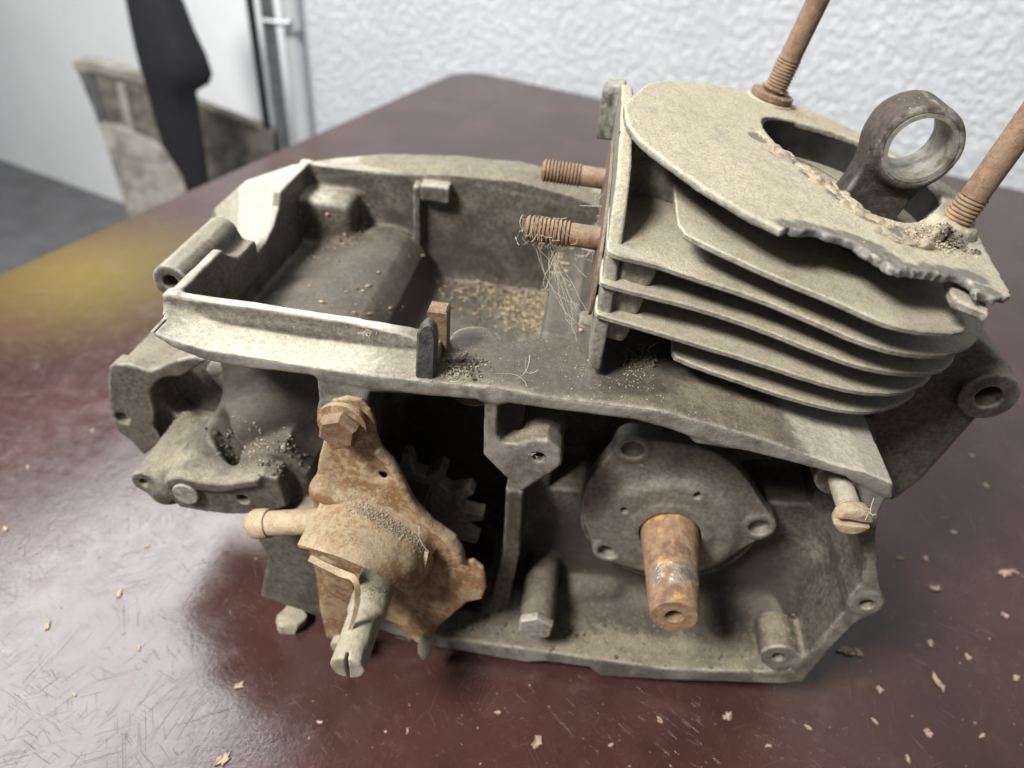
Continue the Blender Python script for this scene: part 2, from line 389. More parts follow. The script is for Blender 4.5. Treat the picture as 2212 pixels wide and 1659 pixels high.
# ---- lathe, plates, strips
def frame(d):
    d = np.array(d, float); d = d/np.linalg.norm(d); a = np.array((0, 0, 1.)) if abs(d[2]) < .9 else np.array((1., 0, 0))
    u = np.cross(a, d); u /= np.linalg.norm(u); return u, np.cross(d, u), d
def lathe(prof, p0, d, seg=40, wob=0.):
    u, v, d = frame(d); p0 = np.array(p0, float); V = []; Fc = []
    for t, r in prof:
        for k in range(seg):
            a = 2*math.pi*k/seg; V.append(p0+d*t+(u*math.cos(a)+v*math.sin(a))*max(r, 1e-3))
    for i in range(len(prof)-1):
        for k in range(seg):
            a, b = i*seg+k, i*seg+(k+1) % seg; Fc.append((a, b, b+seg, a+seg))
    Fc.append(tuple(range(seg-1, -1, -1))); e = (len(prof)-1)*seg; Fc.append(tuple(range(e, e+seg)))
    V = np.array(V)
    if wob: V = rough_up(V, wob, 6.)
    return V, Fc
def thread(t0, t1, r, pitch=1.6, depth=.7):
    L = []; t = t0; s = 1 if t1 > t0 else -1
    while (t1-t)*s > 1e-6:
        L += [(t, r-depth), (t+s*pitch*.35, r), (t+s*pitch*.6, r)]; t += s*pitch
    return L
def resample(P, step, closed=True):
    P = np.array(P, float); Q = []
    for i in range(len(P) if closed else len(P)-1):
        a, b = P[i], P[(i+1) % len(P)]; m = max(1, int(np.linalg.norm(b-a)/step))
        Q += [a+(b-a)*j/m for j in range(m)]
    if not closed: Q.append(P[-1])
    return np.array(Q)
def smooth_poly(P, it=2, closed=True):
    P = np.array(P, float)
    for _ in range(it):
        N = np.roll(P, -1, 0)
        Q = np.stack([P*.75+N*.25, P*.25+N*.75], 1).reshape(-1, P.shape[1])
        if not closed: Q = np.concatenate([P[:1], Q[:-2], P[-1:]])
        P = Q
    return P
def area2(P): x, y = P[:, 0], P[:, 1]; return .5*np.sum(x*np.roll(y, -1)-y*np.roll(x, -1))
def offset(P, d):
    t = np.roll(P, -1, 0)-np.roll(P, 1, 0); t /= np.maximum(np.linalg.norm(t, axis=1), 1e-9)[:, None]
    return P+np.stack([-t[:, 1], t[:, 0]], 1)*d
def plate(outer, holes, to3, z0, z1, bev=.8):
    """solid plate from a 2D outline with holes; to3 maps (a,b,z) to the engine frame"""
    loops = [np.array(outer, float)]+[np.array(h, float) for h in holes]
    for i in range(len(loops)):
        if (area2(loops[i]) > 0) != (i == 0): loops[i] = loops[i][::-1]
    V = []; Fc = []; cap = {0: [], 1: []}
    for L in loops:
        In = offset(L, bev); rings = [(In, z0), (L, z0+bev), (L, z1-bev), (In, z1)]; st = []
        for P, z in rings:
            st.append(len(V)); V += [(p[0], p[1], z) for p in P]
        n = len(L)
        for a, b in zip(st[:-1], st[1:]):
            for k in range(n): j = (k+1) % n; Fc.append((a+k, a+j, b+j, b+k))
        cap[0].append((st[0], In)); cap[1].append((st[3], In))
    for side in (0, 1):
        polys = [[Vector((p[0], p[1], 0)) for p in In] for _, In in cap[side]]
        ids = [s+k for s, In in cap[side] for k in range(len(In))]
        for tri in geometry.tessellate_polygon(polys):
            a, b, c_ = (ids[i] for i in tri); pa, pb, pc = V[a], V[b], V[c_]
            ar = (pb[0]-pa[0])*(pc[1]-pa[1])-(pb[1]-pa[1])*(pc[0]-pa[0])
            if (ar > 0) != (side == 1): a, b = b, a
            Fc.append((a, b, c_))
    return np.array([to3(*p) for p in V]), Fc
def tube(P, r, seg=8):
    P = np.array(P, float); n = len(P); r = np.broadcast_to(r, n); V = []; Fc = []
    for i in range(n):
        d = P[min(i+1, n-1)]-P[max(i-1, 0)]; u, v, _ = frame(d)
        for k in range(seg):
            a = 2*math.pi*k/seg; V.append(P[i]+(u*math.cos(a)+v*math.sin(a))*r[i])
    for i in range(n-1):
        for k in range(seg): a, b = i*seg+k, i*seg+(k+1) % seg; Fc.append((a, b, b+seg, a+seg))
    Fc += [tuple(range(seg-1, -1, -1)), tuple(range((n-1)*seg, n*seg))]
    return np.array(V), Fc
def join(parts):
    V = []; Fc = []; o = 0
    for v, f in parts:
        V.append(np.asarray(v)); Fc += [tuple(i+o for i in q) for q in f]; o += len(v)
    return np.concatenate(V), Fc
def boxm(lo, hi, top=1.0, bev=.6):
    lo, hi = np.array(lo, float), np.array(hi, float)
    P = np.array([(lo[0], lo[1]), (hi[0], lo[1]), (hi[0], hi[1]), (lo[0], hi[1])])
    return plate(resample(P, 3.), [], lambda a, b, z: (a, b, z), lo[2], hi[2], bev)
def part(name, vf, mat, parent, label=None, smooth=True, ang=40):
    o = link(name, mesh_from(*vf), mat, parent, smooth, label)
    return sharp(o, ang) if smooth else o
#BUILD
# ------------------------------------------------------------------ setting: wall, floor, table
def quad_box(name, A, B, depth_dir, depth, z0, z1, mat, raw=False):
    """upright slab from A to B (x, y), going `depth` along depth_dir"""
    A, B, d = np.array(A, float), np.array(B, float), np.array(depth_dir, float)*depth
    base = [A, B, B+d, A+d]; V = [(*p, z0) for p in base]+[(*p, z1) for p in base]
    return mesh_from(V, [(0, 1, 5, 4), (1, 2, 6, 5), (2, 3, 7, 6), (3, 0, 4, 7), (4, 5, 6, 7), (3, 2, 1, 0)], name)
def table_pt(u, v): return on(u, v, 2, TABLE)[:2]
Tc, Tl, Tr = table_pt(1000, 148), table_pt(0, 592), table_pt(2212, 412)
eL = (Tl-Tc)/np.linalg.norm(Tl-Tc); eR = np.array((-eL[1], eL[0]))
if eR[0] < 0: eR = -eR
edR = (Tr-Tc)/np.linalg.norm(Tr-Tc)
# table: a board with a rounded far corner
corner = []
for k in range(9):
    a = k/8; rr = 75.
    p0, p1 = Tc+eL*rr, Tc+edR*rr
    corner.append((1-a)**2*p0+2*a*(1-a)*Tc+a*a*p1)
outl = [Tc+eL*1850]+corner+[Tc+edR*1500, Tc+edR*1500+eL*1850]
tv = plate(resample(outl, 40.), [], lambda a, b, z: (a, b, z), TABLE-28, TABLE, 2.5)
table = empty('table', (0, 0, -.73)); tag(table, 'maroon painted table top with scratches under the engine', 'table')
to = part('table_top', tv, 'table', table); to.location = (0, 0, .73)
MAT['leg'] = simple('brown_table_leg', (.05, .03, .025), .5)
for a, b in ((80, 90), (1400, 90), (80, 1750), (1400, 1750)):
    p = Tc+edR*a+eL*b
    lv = boxm((p[0]-25, p[1]-25, TABLE-729), (p[0]+25, p[1]+25, TABLE-29), bev=2.); lo = part('leg', lv, 'leg', table); lo.location = (0, 0, .73)
FLOOR = TABLE-730
MAT['floor'] = simple('grey_concrete_floor', (.15, .15, .155), .7, scale=12, bump=.001)
f = link('floor', mesh_from([(-3500, -2500, FLOOR), (3500, -2500, FLOOR), (3500, 5000, FLOOR), (-3500, 5000, FLOOR)], [(0, 1, 2, 3)]), 'floor'); f['kind'] = 'structure'
nW = np.array((-edR[1], edR[0]));  nW = nW if nW[1] > 0 else -nW
wl = Tc+nW*45
while True:                                  # the plaster ends where the round post stands
    wl = wl-edR*10; q_ = np.array((wl[0], wl[1], TABLE))-CPOS
    if PW/2+PF*(q_@CR)/(q_@CF) < 672: break
w = link('wall', quad_box('wall', wl, wl+edR*3500, nW, 120, FLOOR, FLOOR+2600, 'stucco'), 'stucco', smooth=False); w['kind'] = 'structure'
# far wall to the left, set back
MAT['far'] = simple('smooth_bluish_white_wall', (.92, .935, .95), .6, scale=4, var=.06, bump=.001)
fl = wl+nW*float((on(135, 392, 2, FLOOR)[:2]-wl)@nW)
w2 = link('wall_far', quad_box('wall', fl-edR*2500, fl+edR*60, nW, 100, FLOOR, FLOOR+2600, 'far'), 'far', smooth=False); w2['kind'] = 'structure'

# ------------------------------------------------------------------ the engine
eng = empty('motorcycle_engine')
tag(eng, 'dusty motorcycle engine block with broken cylinder fins and a rusty bracket on the table', 'engine')

TOPE = [(316, 714), (380, 737), (446, 756), (561, 774), (662, 790), (803, 811), (894, 821), (1088, 841), (1222, 863), (1410, 884), (1538, 917), (1684, 962), (1804, 1006), (1866, 1021), (1924, 1046)]
VX = .95
v = Vol((-262, -6, -152), (232, 212, 72), VX)
body = [(-150, -14), (-150, -60), (-140, -115), (-60, -143), (60, -143), (150, -118), (170, -60), (168, 0), (140, 22), (60, 32), (25, 34), (5, -14)]
v.add(Prism(1, body, 48, 184, 4))
# front case shell
OUT = [(683, 795)]+TOPE[5:]+[(1922, 1068), (1902, 1100), (1893, 1156), (1895, 1210), (1899, 1265), (1907, 1301), (1891, 1327), (1848, 1349), (1807, 1389), (1749, 1455), (1735, 1474), (1690, 1478), (1450, 1470), (1300, 1462), (1270, 1442), (1180, 1430), (1140, 1432), (950, 1400), (850, 1372), (760, 1340), (715, 1150), (700, 980), (690, 880)]
v.add(Prism(1, FPL(OUT), 0, 56, .6))
INN = [(793, 880), (801, 851), (1019, 857), (1090, 862), (1378, 901), (1443, 919), (1483, 944), (1501, 961), (1574, 972), (1611, 966), (1738, 995), (1826, 1024), (1858, 1070), (1862, 1110), (1860, 1166), (1868, 1210), (1862, 1261), (1835, 1290), (1825, 1322), (1793, 1358), (1738, 1425), (1715, 1450), (1690, 1454), (1450, 1446), (1285, 1424), (1160, 1406), (960, 1378), (870, 1345), (815, 1250), (800, 1100), (795, 950)]
v.cut(Prism(1, FPL(INN), -30, 47, 13.), 2.)
v.cut(Prism(1, FPL([(812, 905), (1030, 900), (1044, 982), (1118, 1064), (1096, 1250), (1010, 1330), (890, 1310), (822, 1200)], 30), 20, 100, 3.), 2.)
v.cut(Prism(1, [(18, 26), (60, 24), (130, 14), (152, 0), (150, -45), (18, -60)], 20, 78, 4.), 3.)
# top plate running along the front edge
lowe = [(1924, 1075), (1826, 1026), (1611, 972), (1378, 905), (1090, 868), (803, 836), (662, 810), (519, 795), (436, 777), (370, 750), (330, 724)]
v.add(Prism(1, FPL(TOPE+lowe), 0, 24, .7), 2.5)
v.add(Prism(1, FPL(TOPE[6:]+lowe[:6]), 0, 70, .7), 2.)
# rib and bosses inside the front case
v.add(Prism(1, FPL([(1036, 846), (1046, 878), (1044, 982), (1060, 1000), (1125, 1064), (1180, 1030), (1210, 1003), (1210, 975), (1180, 950), (1140, 962), (1085, 958), (1073, 941), (1075, 880), (1100, 858)]), 0, 10, .7), 3)
def boss(u, vv, y0, y1, r, hole=0., k=3.):
    x, z = FP(u, vv, y0); v.add(Cyl((x, y0, z), (x, y1, z), r), k)
    if hole: HOLES.append(((x, y0, z), hole))
HOLES = []
boss(1165, 985, .5, 48, 9.5, 2.7); boss(1157, 1352, 2, 48, 9.5)
boss(1682, 1420, .5, 22, 9.5, 3.2, 8); boss(1872, 1304, 0, 20, 7.5, 3.1, 3)
v.add(Cyl((138, 9, 9), (138, 50, 9), 10), 3)
v.add(Prism(1, FPL([(1092, 1058), (1130, 1062), (1122, 1200), (1092, 1335), (1048, 1335), (1085, 1200)], 22), 22, 50, 2), 4)
v.add(Cap((-6, 30, -138), (60, 46, -134), 7), 8)
v.add(Cyl((82, 38, -62), (82, 110, -62), 46), 4)         # crank chamber front
# bracket boss
x, z = FP(740, 905, 0); v.add(Cyl((x, -.5, z), (x, 30, z), 11), 3)
# gearbox front on the left
v.add(Box((-150, 40, -110), (-84, 60, 36), 3), 3)
v.add(Prism(1, FPL([z1(*q) for q in ((15, 400), (60, 360), (200, 370), (350, 425), (560, 340), (720, 300), (850, 330), (600, 480), (440, 620), (390, 760), (395, 900), (460, 1010), (300, 1130), (200, 1010), (90, 930), (30, 800), (8, 520))], 52), 52, 61, 1.2), 2)
x, z = FP(*z1(610, 740), 52)
v.add(Box((-221, 60, -84), (-140, 110, -24), 5), 4); v.cut(Cyl((x+4, 40, z+2), (x+4, 72, z+2), 20), 2)
x, z = FP(*z1(130, 820), 52); HOLES.append(((x, 52, z), 4.))
v.add(Cap((-178, 16, -66), (-122, 46, -22), 10, 20), 10)
v.add(Cyl((-187, 10, -60), (-187, 60, -60), 7.), 3); HOLES.append(((-187, 10, -60), 2.4))
v.add(Prism(1, [(-190, -62), (-180, -52), (-150, -44), (-112, -26), (-100, -40), (-100, -80), (-180, -74)], 14, 58, 4), 6)
v.add(Prism(1, FPL([z1(*q) for q in ((480, 1330), (520, 1290), (600, 1275), (800, 1318), (1000, 1330), (1280, 1285), (1420, 1310), (1500, 1560), (1300, 1620), (1000, 1620), (800, 1600), (600, 1565), (510, 1450))], 4), 4, 20, 2), 3)
v.add(Prism(1, FPL([z1(*q) for q in ((480, 1330), (520, 1290), (600, 1275), (800, 1318), (1000, 1330), (1280, 1285), (1280, 1360), (1000, 1410), (800, 1400), (640, 1370), (520, 1380))], 4), 1.5, 20, 2), 3)
x, z = FP(*z1(660, 1440), 3); v.add(Cyl((x, 2.2, z), (x, 20, z), 7.2), 1.2)
x, z = FP(*z1(1130, 1490), 4); HOLES.append(((x, 4, z), 3.))
v.cut(Cap((-150, 26, -26), (-136, 20, -46), 6), 4)
v.add(Prism(1, FPL([(535, 1130), (700, 1090), (900, 1150), (900, 1385), (690, 1336), (560, 1291), (575, 1210)], 6), 6, 52, 3), 3)
# tray: hollow it out behind the front edge, then gearbox dome, far-left pocket, walls
def tray_cut(x0, x1, dy):
    v.cut(Prism(0, [(24+dy, 90), (24.5+dy, 42), (75+dy*.6, -16), (178, -16), (178, 90)], x0, x1, .5), 2.5)
def tray_wall(x0, x1, dy): v.add(Prism(0, [(19, 33), (19, 41), (24+dy, 43), (75+dy*.6, -14), (90, -20), (75, -24), (68, -20)], x0, x1, .5))
tray_wall(-152, -34, 1)
v.add(Prism(0, [(19, 26), (19, 32), (33, 34), (80, -14), (92, -20), (75, -24), (68, -20)], -36, 24, .5))
tray_cut(-150.3, -30, 1)
for x_, y_ in ((-30, 3.), (-25, 4.), (-20, 5.5), (-15, 7.), (-10, 9.), (-5, 11.5), (0, 14.5), (5, 17.5), (10, 20.5), (15, 23.5)): tray_cut(x_-6, x_+5.5, y_-.5)
v.add(Cyl((-112, 40, -26), (-112, 180, -26), 33), 14)
v.add(Prism(1, [(-155, -30), (-155, 8), (-110, 13), (-90, 11), (-80, 3), (-75, -10), (-73, -30)], 50, 180, 10), 12); v.add(Cap((-104, 70, -6), (-100, 165, -4), 20, 17), 16); v.add(Cap((-135, 60, -4), (-120, 100, -4), 16), 12)
v.add(Box((-152, 156, -20), (-119, 182, 37), 5), 8)
v.add(Prism(1, [(-155, 41), (-155, 50), (-75, 49), (-50, 46), (-36, 41), (-36, 37)], 19, 23.6, .5), 9)
v.add(Prism(0, [(19, 37), (19, 50), (182, 50), (182, -20), (78, -20), (30, 34)], -155, -150.3, .6), 3)
v.add(Prism(1, [(-155, -20), (-155, 50), (-60, 50), (-5, 44), (22, 40), (22, -20)], 178, 183, .6), 4)
v.add(Box((3, 72, -24), (26, 180, 20), 4), 5); v.add(Cyl((-23, 33, 10), (-23, 33, 38.5), 11.5), 2)
v.add(Box((-80, 169, 39), (-63, 179, 49), .8), 1); v.add(Box((-85, 171, 2), (-81, 179, 47), .8), 2)
# flared right-hand case behind the tray
arc = [(-235, -14), (-220, 9), (-201, 26), (-169, 40), (-139, 48), (-109, 54), (-66, 58), (-24, 59), (10, 54), (60, 40), (150, -20), (120, -110), (0, -140), (-120, -130), (-200, -80)]
class Flare(Prism):
    def __call__(s, C):
        d2 = poly_sd(C[0], C[2], s.P); g = np.maximum(186-C[1], 0)
        return comb(d2+g*.62, np.abs(C[1]-150)-48, .8)
fl_ = Flare(1, arc, 102, 198)
fv = Vol(v.lo, v.lo+(v.n-1)*v.h, VX); fv.add(fl_)
fv.cut(Box((-150.3, -10, -30), (40, 178, 80), 1.))
v.D = smin(v.D, fv.D, 2.)
# scoop in the left wall
v.cut(Prism(0, [(61, 53), (66, 47), (74, 40), (84, 34), (95, 31), (108, 32), (121, 36), (131, 43), (137, 53), (137, 90), (61, 90)], -175, -149, 1.), 1.5)
# engine mount lug on the left wall
v.add(Cyl((-165, 40, 43), (-165, 94, 43), 8.6), 1); v.add(Box((-166, 58, 20), (-150, 96, 40), 3), 5); HOLES.append(((-165, 40, 43), 3.6))
# right end: arm and mount lug
arm = FPL([(1880, 880), (1990, 790), (2060, 735), (2125, 742), (2190, 800), (2205, 850), (2190, 890), (2120, 910), (2000, 1045), (1930, 1095), (1880, 1040)], 58)
v.add(Prism(1, arm, 60, 105, 4), 4)
lug = FP(2135, 856, 55); v.add(Cyl((lug[0], 54, lug[1]), (lug[0], 108, lug[1]), 12.6), 3); HOLES.append(((lug[0], 54, lug[1]), 5.6))
# base the cylinder stands on
v.add(Cyl(SYC(100, 103, 0), SYC(100, 103, 66), 56), 8)
for (p, r) in HOLES: v.cut(Cyl((p[0], p[1]-6, p[2]), (p[0], p[1]+22, p[2]), r, r=.1), .6)
v.cut(Cyl(SYC(112, 108, 20), SYC(112, 108, 80), 46), 1)
V, Q = v.mesh(); V = rough_up(V, .13, 12.); V = rough_up(V, .06, 3.)
print('crankcase quads', len(Q))
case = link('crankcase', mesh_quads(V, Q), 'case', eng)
del v, fv, V, Q

# ---- cylinder barrel with inlet flange (cylinder frame)
def from_local(V): return V[:, :1]*AV+V[:, 1:2]*np.array((0, 1., 0))+V[:, 2:]*NV
v = Vol((-14, -2, 52), (196, 206, 150), 1.1)
v.add(Cyl((108, 106, 54), (108, 106, 131), 56))
v.add(Box((18, 40, 66), (60, 150, 98), 4), 4); v.add(Cyl((10, 96, 100), (60, 96, 100), 22), 4)
v.add(Box((14, 18, 62), (28, 150, 100), 3), 3)
# rim: higher on the far side, ragged lip on the near side
v.add(Cyl((112, 110, 120), (112, 110, 131.2), 54)); v.cut(Prism(2, [(40, 20), (190, 20), (190, 75), (160, 96), (100, 70), (66, 100), (40, 140)], 134, 150, 1), 1)
lip = [(66, 112), (70, 92), (80, 78), (90, 64), (97, 48), (108, 41), (122, 44), (140, 60)]
v.add(Chain([(*a, 129.6) for a in lip], 3.2), 4)
v.add(Cyl((139, 62, 124), (139, 62, 134.5), 14, 9, r=2), 5); v.add(Cyl((81, 178, 124), (81, 178, 132.6), 13, r=1))
hole = [(69, 135), (68, 112), (72, 92), (82, 76), (91, 64), (98, 49), (109, 45), (122, 52), (138, 78), (152, 98), (155, 117), (143, 145), (122, 158), (98, 156), (78, 148)]
v.cut(Prism(2, smooth_poly(hole, 2), 60, 160, 1.), 1.)
V, Q = v.mesh()
d = vnoise(V, 9., 4)*.7+vnoise(V, 2.2, 5)*.35
lipm = np.clip((V[:, 2]-126)/5, 0, 1)*np.clip((105-V[:, 1])/15, 0, 1)
V[:, 2] += d*lipm*1.6; V = rough_up(V, .3, 8.); V = rough_up(V, .7*0+.12, 2.5)
cyl = link('cylinder', mesh_quads(from_local(V), Q), 'fin', eng)
del v, V, Q

# inlet flange: upright plate the two side studs come out of
v = Vol((18, 2, 36), (40, 178, 140), .9)
v.add(Prism(0, smooth_poly([(15, 41), (13, 56), (14, 92), (30, 112), (50, 122), (140, 126), (166, 110), (168, 60), (160, 42)], 1), 26, 31.5, .8))

V, Q = v.mesh(); V = rough_up(V, .15, 9.)
link('inlet_flange', mesh_quads(V, Q), 'fin', cyl)

bx_ = FP(1322, 225, 172)
part('flange_ear', boxm((bx_[0]-6, 168, bx_[1]-18), (bx_[0]+6, 180, bx_[1]+11), bev=1.2), 'case', cyl)
# ---- cooling fins, each its own piece
def jag(P, amp, step=1.0, scale=3.):
    P = resample(P, step); Z = np.concatenate([P, np.zeros((len(P), 1))], 1)
    return P+np.stack([vnoise(Z, scale, 11), vnoise(Z, scale, 12)], 1)*amp
bc = [(112+50*math.cos(a), 108+50*math.sin(a)) for a in np.linspace(0, 2*math.pi, 40, endpoint=False)]
FIN = {
 2: (115, [(490, 510), (505, 690), (520, 800), (640, 865), (1000, 1030), (1300, 1150), (1500, 1245), (1620, 1280), (1750, 1300), (1905, 1303), (1940, 1275), (1905, 1190), (1870, 1100)], [(140, 60), (135, 120), (100, 160), (30, 150)]),
 3: (102.5, [(180, 660), (165, 880), (180, 905), (240, 928), (400, 962), (600, 1030), (900, 1125), (1200, 1250), (1400, 1340), (1600, 1400), (1750, 1415), (1850, 1410), (1980, 1360), (2030, 1250), (2010, 1130)], [(178, 110), (165, 150), (130, 180), (80, 184), (8, 170)]),
 4: (90, [(150, 900), (130, 1040), (150, 1060), (300, 1100), (600, 1172), (900, 1270), (1200, 1390), (1400, 1462), (1600, 1502), (1800, 1502), (1890, 1425)], [(172, 70), (175, 110), (162, 150), (130, 178), (80, 182), (10, 170)]),
 5: (77, [(120, 1100), (108, 1195), (130, 1215), (300, 1262), (600, 1352), (900, 1442), (1200, 1541), (1400, 1592), (1600, 1602), (1720, 1562), (1770, 1510)], [(170, 70), (173, 110), (160, 150), (130, 176), (80, 180), (10, 168)]),
 6: (64, [(490, 1330), (488, 1395), (510, 1430), (800, 1532), (1100, 1632), (1350, 1690), (1500, 1688), (1620, 1650), (1700, 1590)], [(166, 75), (170, 110), (158, 150), (130, 174), (80, 178), (48, 160)])}
for k in sorted(FIN):
    c, px, rest = FIN[k]
    P = [on_fin(q, c) for q in px]+rest
    P = jag(smooth_poly(P, 1), .15, 1.5)
    V, Fc = plate(P, [bc], lambda s, y, z: SYC(s, y, z), c-2.6, c, .6)
    # gentle uneven warp, droop toward the free edge
    warp = vnoise(V, 70., 9+k)*.15; V = V+NV*warp[:, None]
    part('cooling_fin', (V, Fc), 'fin', cyl)
# top fin: full disc, front edge snapped off
c = 132
px = [(250, 185), (258, 240), (270, 280), (320, 345), (380, 400), (500, 490), (600, 560), (700, 622), (850, 708), (950, 755), (1030, 797), (1075, 788), (1120, 800), (1190, 795), (1250, 822), (1330, 838), (1400, 866), (1450, 905), (1510, 945), (1570, 985), (1650, 1005), (1730, 1010), (1800, 1024), (1870, 1024), (1930, 1037), (1965, 1062), (1990, 1110), (2040, 1120), (2110, 1130), (2150, 1135), (2145, 1100), (2100, 1010), (2040, 900), (1990, 800), (1955, 755)]
P = [on_fin(q, c) for q in px]
P1 = [P[0]]+P[1:]
P1 += [(156, 120), (146, 150), (120, 180), (95, 187), (70, 186), (43, 170), (22, 150), (12, 130)]
n0 = 10
A = resample(P1, 1.2); jm = ((A[:, 1] < 14) & (A[:, 0] > 60)).astype(float)
Z = np.concatenate([A, np.zeros((len(A), 1))], 1)
A = A+np.stack([vnoise(Z, 2.5, 21), vnoise(Z, 2.5, 22)], 1)*(.25+jm*.7)[:, None]
v = Vol((-2, -12, 124), (168, 194, 138), .8)
v.add(Prism(2, A, c-3.2, c, .3))
brk_line = [on_fin(q, c) for q in ((1040, 790), (1200, 800), (1400, 870), (1530, 965), (1700, 1000), (1900, 1030))]
v.cut(Prism(2, smooth_poly([(69, 135), (68, 112), (72, 92), (82, 78), (88, 66), (95, 50), (109, 46), (122, 54), (138, 78), (150, 98), (153, 117), (143, 143), (122, 156), (98, 154), (78, 148)], 2), 110, 150, .5))
V, Q = v.mesh()
bl = np.clip((16-V[:, 1])/8, 0, 1)*np.clip((V[:, 0]-56)/6, 0, 1)
N3 = np.stack([vnoise(V, 6., q)*.9+vnoise(V, 1.7, q+3)*.8 for q in (41, 42, 43)], 1)*np.array((1., 1., .45))
V = V+N3*bl[:, None]; V = rough_up(V, .15, 4.); V[:, 2] += vnoise(V, 50., 3)*.7
f1 = link('cooling_fin', mesh_quads(from_local(V), Q), 'fin_top', cyl, True, 'broken top fin with a jagged front edge')
# snapped shard below the tip of the top fin
sh = jag([(122, 4), (133, 1), (137, 12), (142, 40), (130, 42)], .8)
part('fin_shard', plate(sh, [], lambda s, y, z: SYC(s, y, z), c-9, c-5.4, .8), 'fin', cyl)
hs = smooth_poly(hole, 2); hs = hs if area2(hs) > 0 else hs[::-1]
part('cylinder_liner', plate(offset(hs, -.6), [offset(hs, 1.2)], lambda s, y, z: SYC(s, y, z), 58, 130.8, .3), 'liner', cyl)
# crusty old gasket strip along the bore lip
cr = Vol((54, 4, 122), (158, 126, 142), .9)
cr.add(Chain([(a[0]-3.5, a[1]-4, 131.) for a in smooth_poly(lip, 2, False)], 4.4))
cr2 = [on_fin(q, 132) for q in ((1330, 640), (1420, 745), (1480, 800), (1560, 835), (1660, 850), (1760, 885), (1850, 915), (1935, 930))]
cr.add(Chain([(a[0], a[1], 131.) for a in smooth_poly(cr2, 2, False)], 3.6))
V, Q = cr.mesh(); V[:, 2] = 131+(V[:, 2]-131)*.6+vnoise(V, 10., 31)*1.5+vnoise(V, 2.2, 32)*.8; V = rough_up(V, 2.6, 8.); V = rough_up(V, .9, 2.)
MAT['crust'] = rust_metal('yellowish_crust', a=(.33, .26, .16), b=(.17, .135, .11), c=(.09, .075, .07), dust=(.46, .40, .29), dust_amt=.5)
link('gasket_crust', mesh_quads(from_local(V), Q), 'crust', cyl)
# paper gasket against the inlet flange
MAT['gasket'] = rust_metal('brown_paper_gasket', a=(.16, .11, .08), b=(.10, .07, .05), c=(.05, .04, .03), dust_amt=.3)
gs = jag(smooth_poly([(22, 60), (26, 88), (60, 104), (130, 104), (150, 80), (120, 66), (60, 56)], 2), .4)
part('gasket', plate(gs, [], lambda y, z, s: (s-(90-z)*.03, y, z), 24.2, 25.6, .3), 'gasket', cyl)
# grimy nut in the notch under the top fin
hexp = lambda r, n=6, o=0.: [(r*math.cos(math.pi*2*k/n+o), r*math.sin(math.pi*2*k/n+o)) for k in range(n)]
ny_ = 84.; nx_, nz_ = FP(*z6(330, 385), ny_)
part('nut', plate(resample([(ny_+a, nz_+b) for a, b in hexp(8.)], 1.5), [], lambda a, b, z: (nx_+z, a, b), -9, 4, 1.4), 'dark', cyl)
part('nut_stud', lathe([(0, 4.4)]+thread(.5, 10, 4.6, 1.5, .6)+[(10.5, 3.), (10.5, .01)], (nx_+2, ny_, nz_), (1, 0, 0), 24), 'dark', cyl)

# ---- studs
def stud(name, base, d, L, r, threads, mat, parent, washer=None):
    o = part(name, lathe([(-12, r*.2), (-12, r-.5)]+thread(-11.5, threads, r)+[(threads+.5, r*.93), (threads+2, r*.9), (L-1.2, r*.9), (L, r*.65), (L, .01)], base, d, 28), mat, parent)
    if washer:
        part('washer', lathe([(0, r*.8), (0, washer), (2.6, washer), (3., washer-.6), (3., r*.9), (5., r*1.25), (5., r*.8)], base, d, 32, .15), mat, o)
    return o
NVr = NV
stud('head_stud', SYC(81, 178, 133), NV, 130, 5.9, 20, 'rust_stud', eng, 11.)
stud('head_stud', SYC(139.5, 62, 134), NV, 110, 5.6, 11, 'rust_stud', eng)
def side_stud(y, z, x0, x1, mat):
    L = x0-x1
    return part('inlet_stud', lathe([(0, 5.), (L*.42, 5.)]+thread(L*.43, L-1, 5.6, 1.7, .8)+[(L-.5, 4.6), (L, 3.8), (L, .01)], (x0, y, z), (-1, 0, 0.03), 28), mat, eng)
side_stud(122, 83, 27, -7, 'rust_stud'); s2 = side_stud(60, 80.5, 26, -8, 'rust_dark')

# ---- connecting rod
ex, ez = 152., 122.4; y0, y1 = 94., 119.
v = Vol((75, 86, -20), (178, 128, 146), 1.0)
ec = np.array((ex, (y0+y1)/2, ez)); pin = np.array((112., (y0+y1)/2, -10.))
v.add(Cyl((ex, y0, ez), (ex, y1, ez), 17.6, r=2.))
dd = (pin-ec)/np.linalg.norm(pin-ec); pp = np.array((dd[2], 0, -dd[0]))
def quadp(w0, w1, t0, t1): return [tuple((ec+dd*t+pp*w)[[0, 2]]) for t, w in ((t0, -w0), (t0, w0), (t1, w1), (t1, -w1))]
v.add(Prism(1, quadp(14, 15, 6, 140), y0+5, y1-5, 2), 8)
v.cut(Prism(1, quadp(6.5, 8, 34, 135), y0-5, y0+9, 2), 2)
v.cut(Cyl((ex, y0-5, ez), (ex, y1+5, ez), 14.2), .5)
V, Q = v.mesh(); V = rough_up(V, .25, 5.)
rod = link('connecting_rod', mesh_quads(V, Q), 'rod', eng)
MAT['bronze'] = cast_metal('dull_bushing', dark=(.13, .12, .09), light=(.26, .24, .18), dust_amt=.3, grime=.3, metal=.6, bumpd=.0002)
part('bushing', lathe([(0, 12.7), (0, 14.4), (y1-y0+.6, 14.4), (y1-y0+.6, 12.7)], (ex, y0-.4, ez), (0, 1, 0), 56), 'bronze', rod)
bo = rod.children[-1]; me = bo.data          # open tube: drop the end caps, close with an inner wall
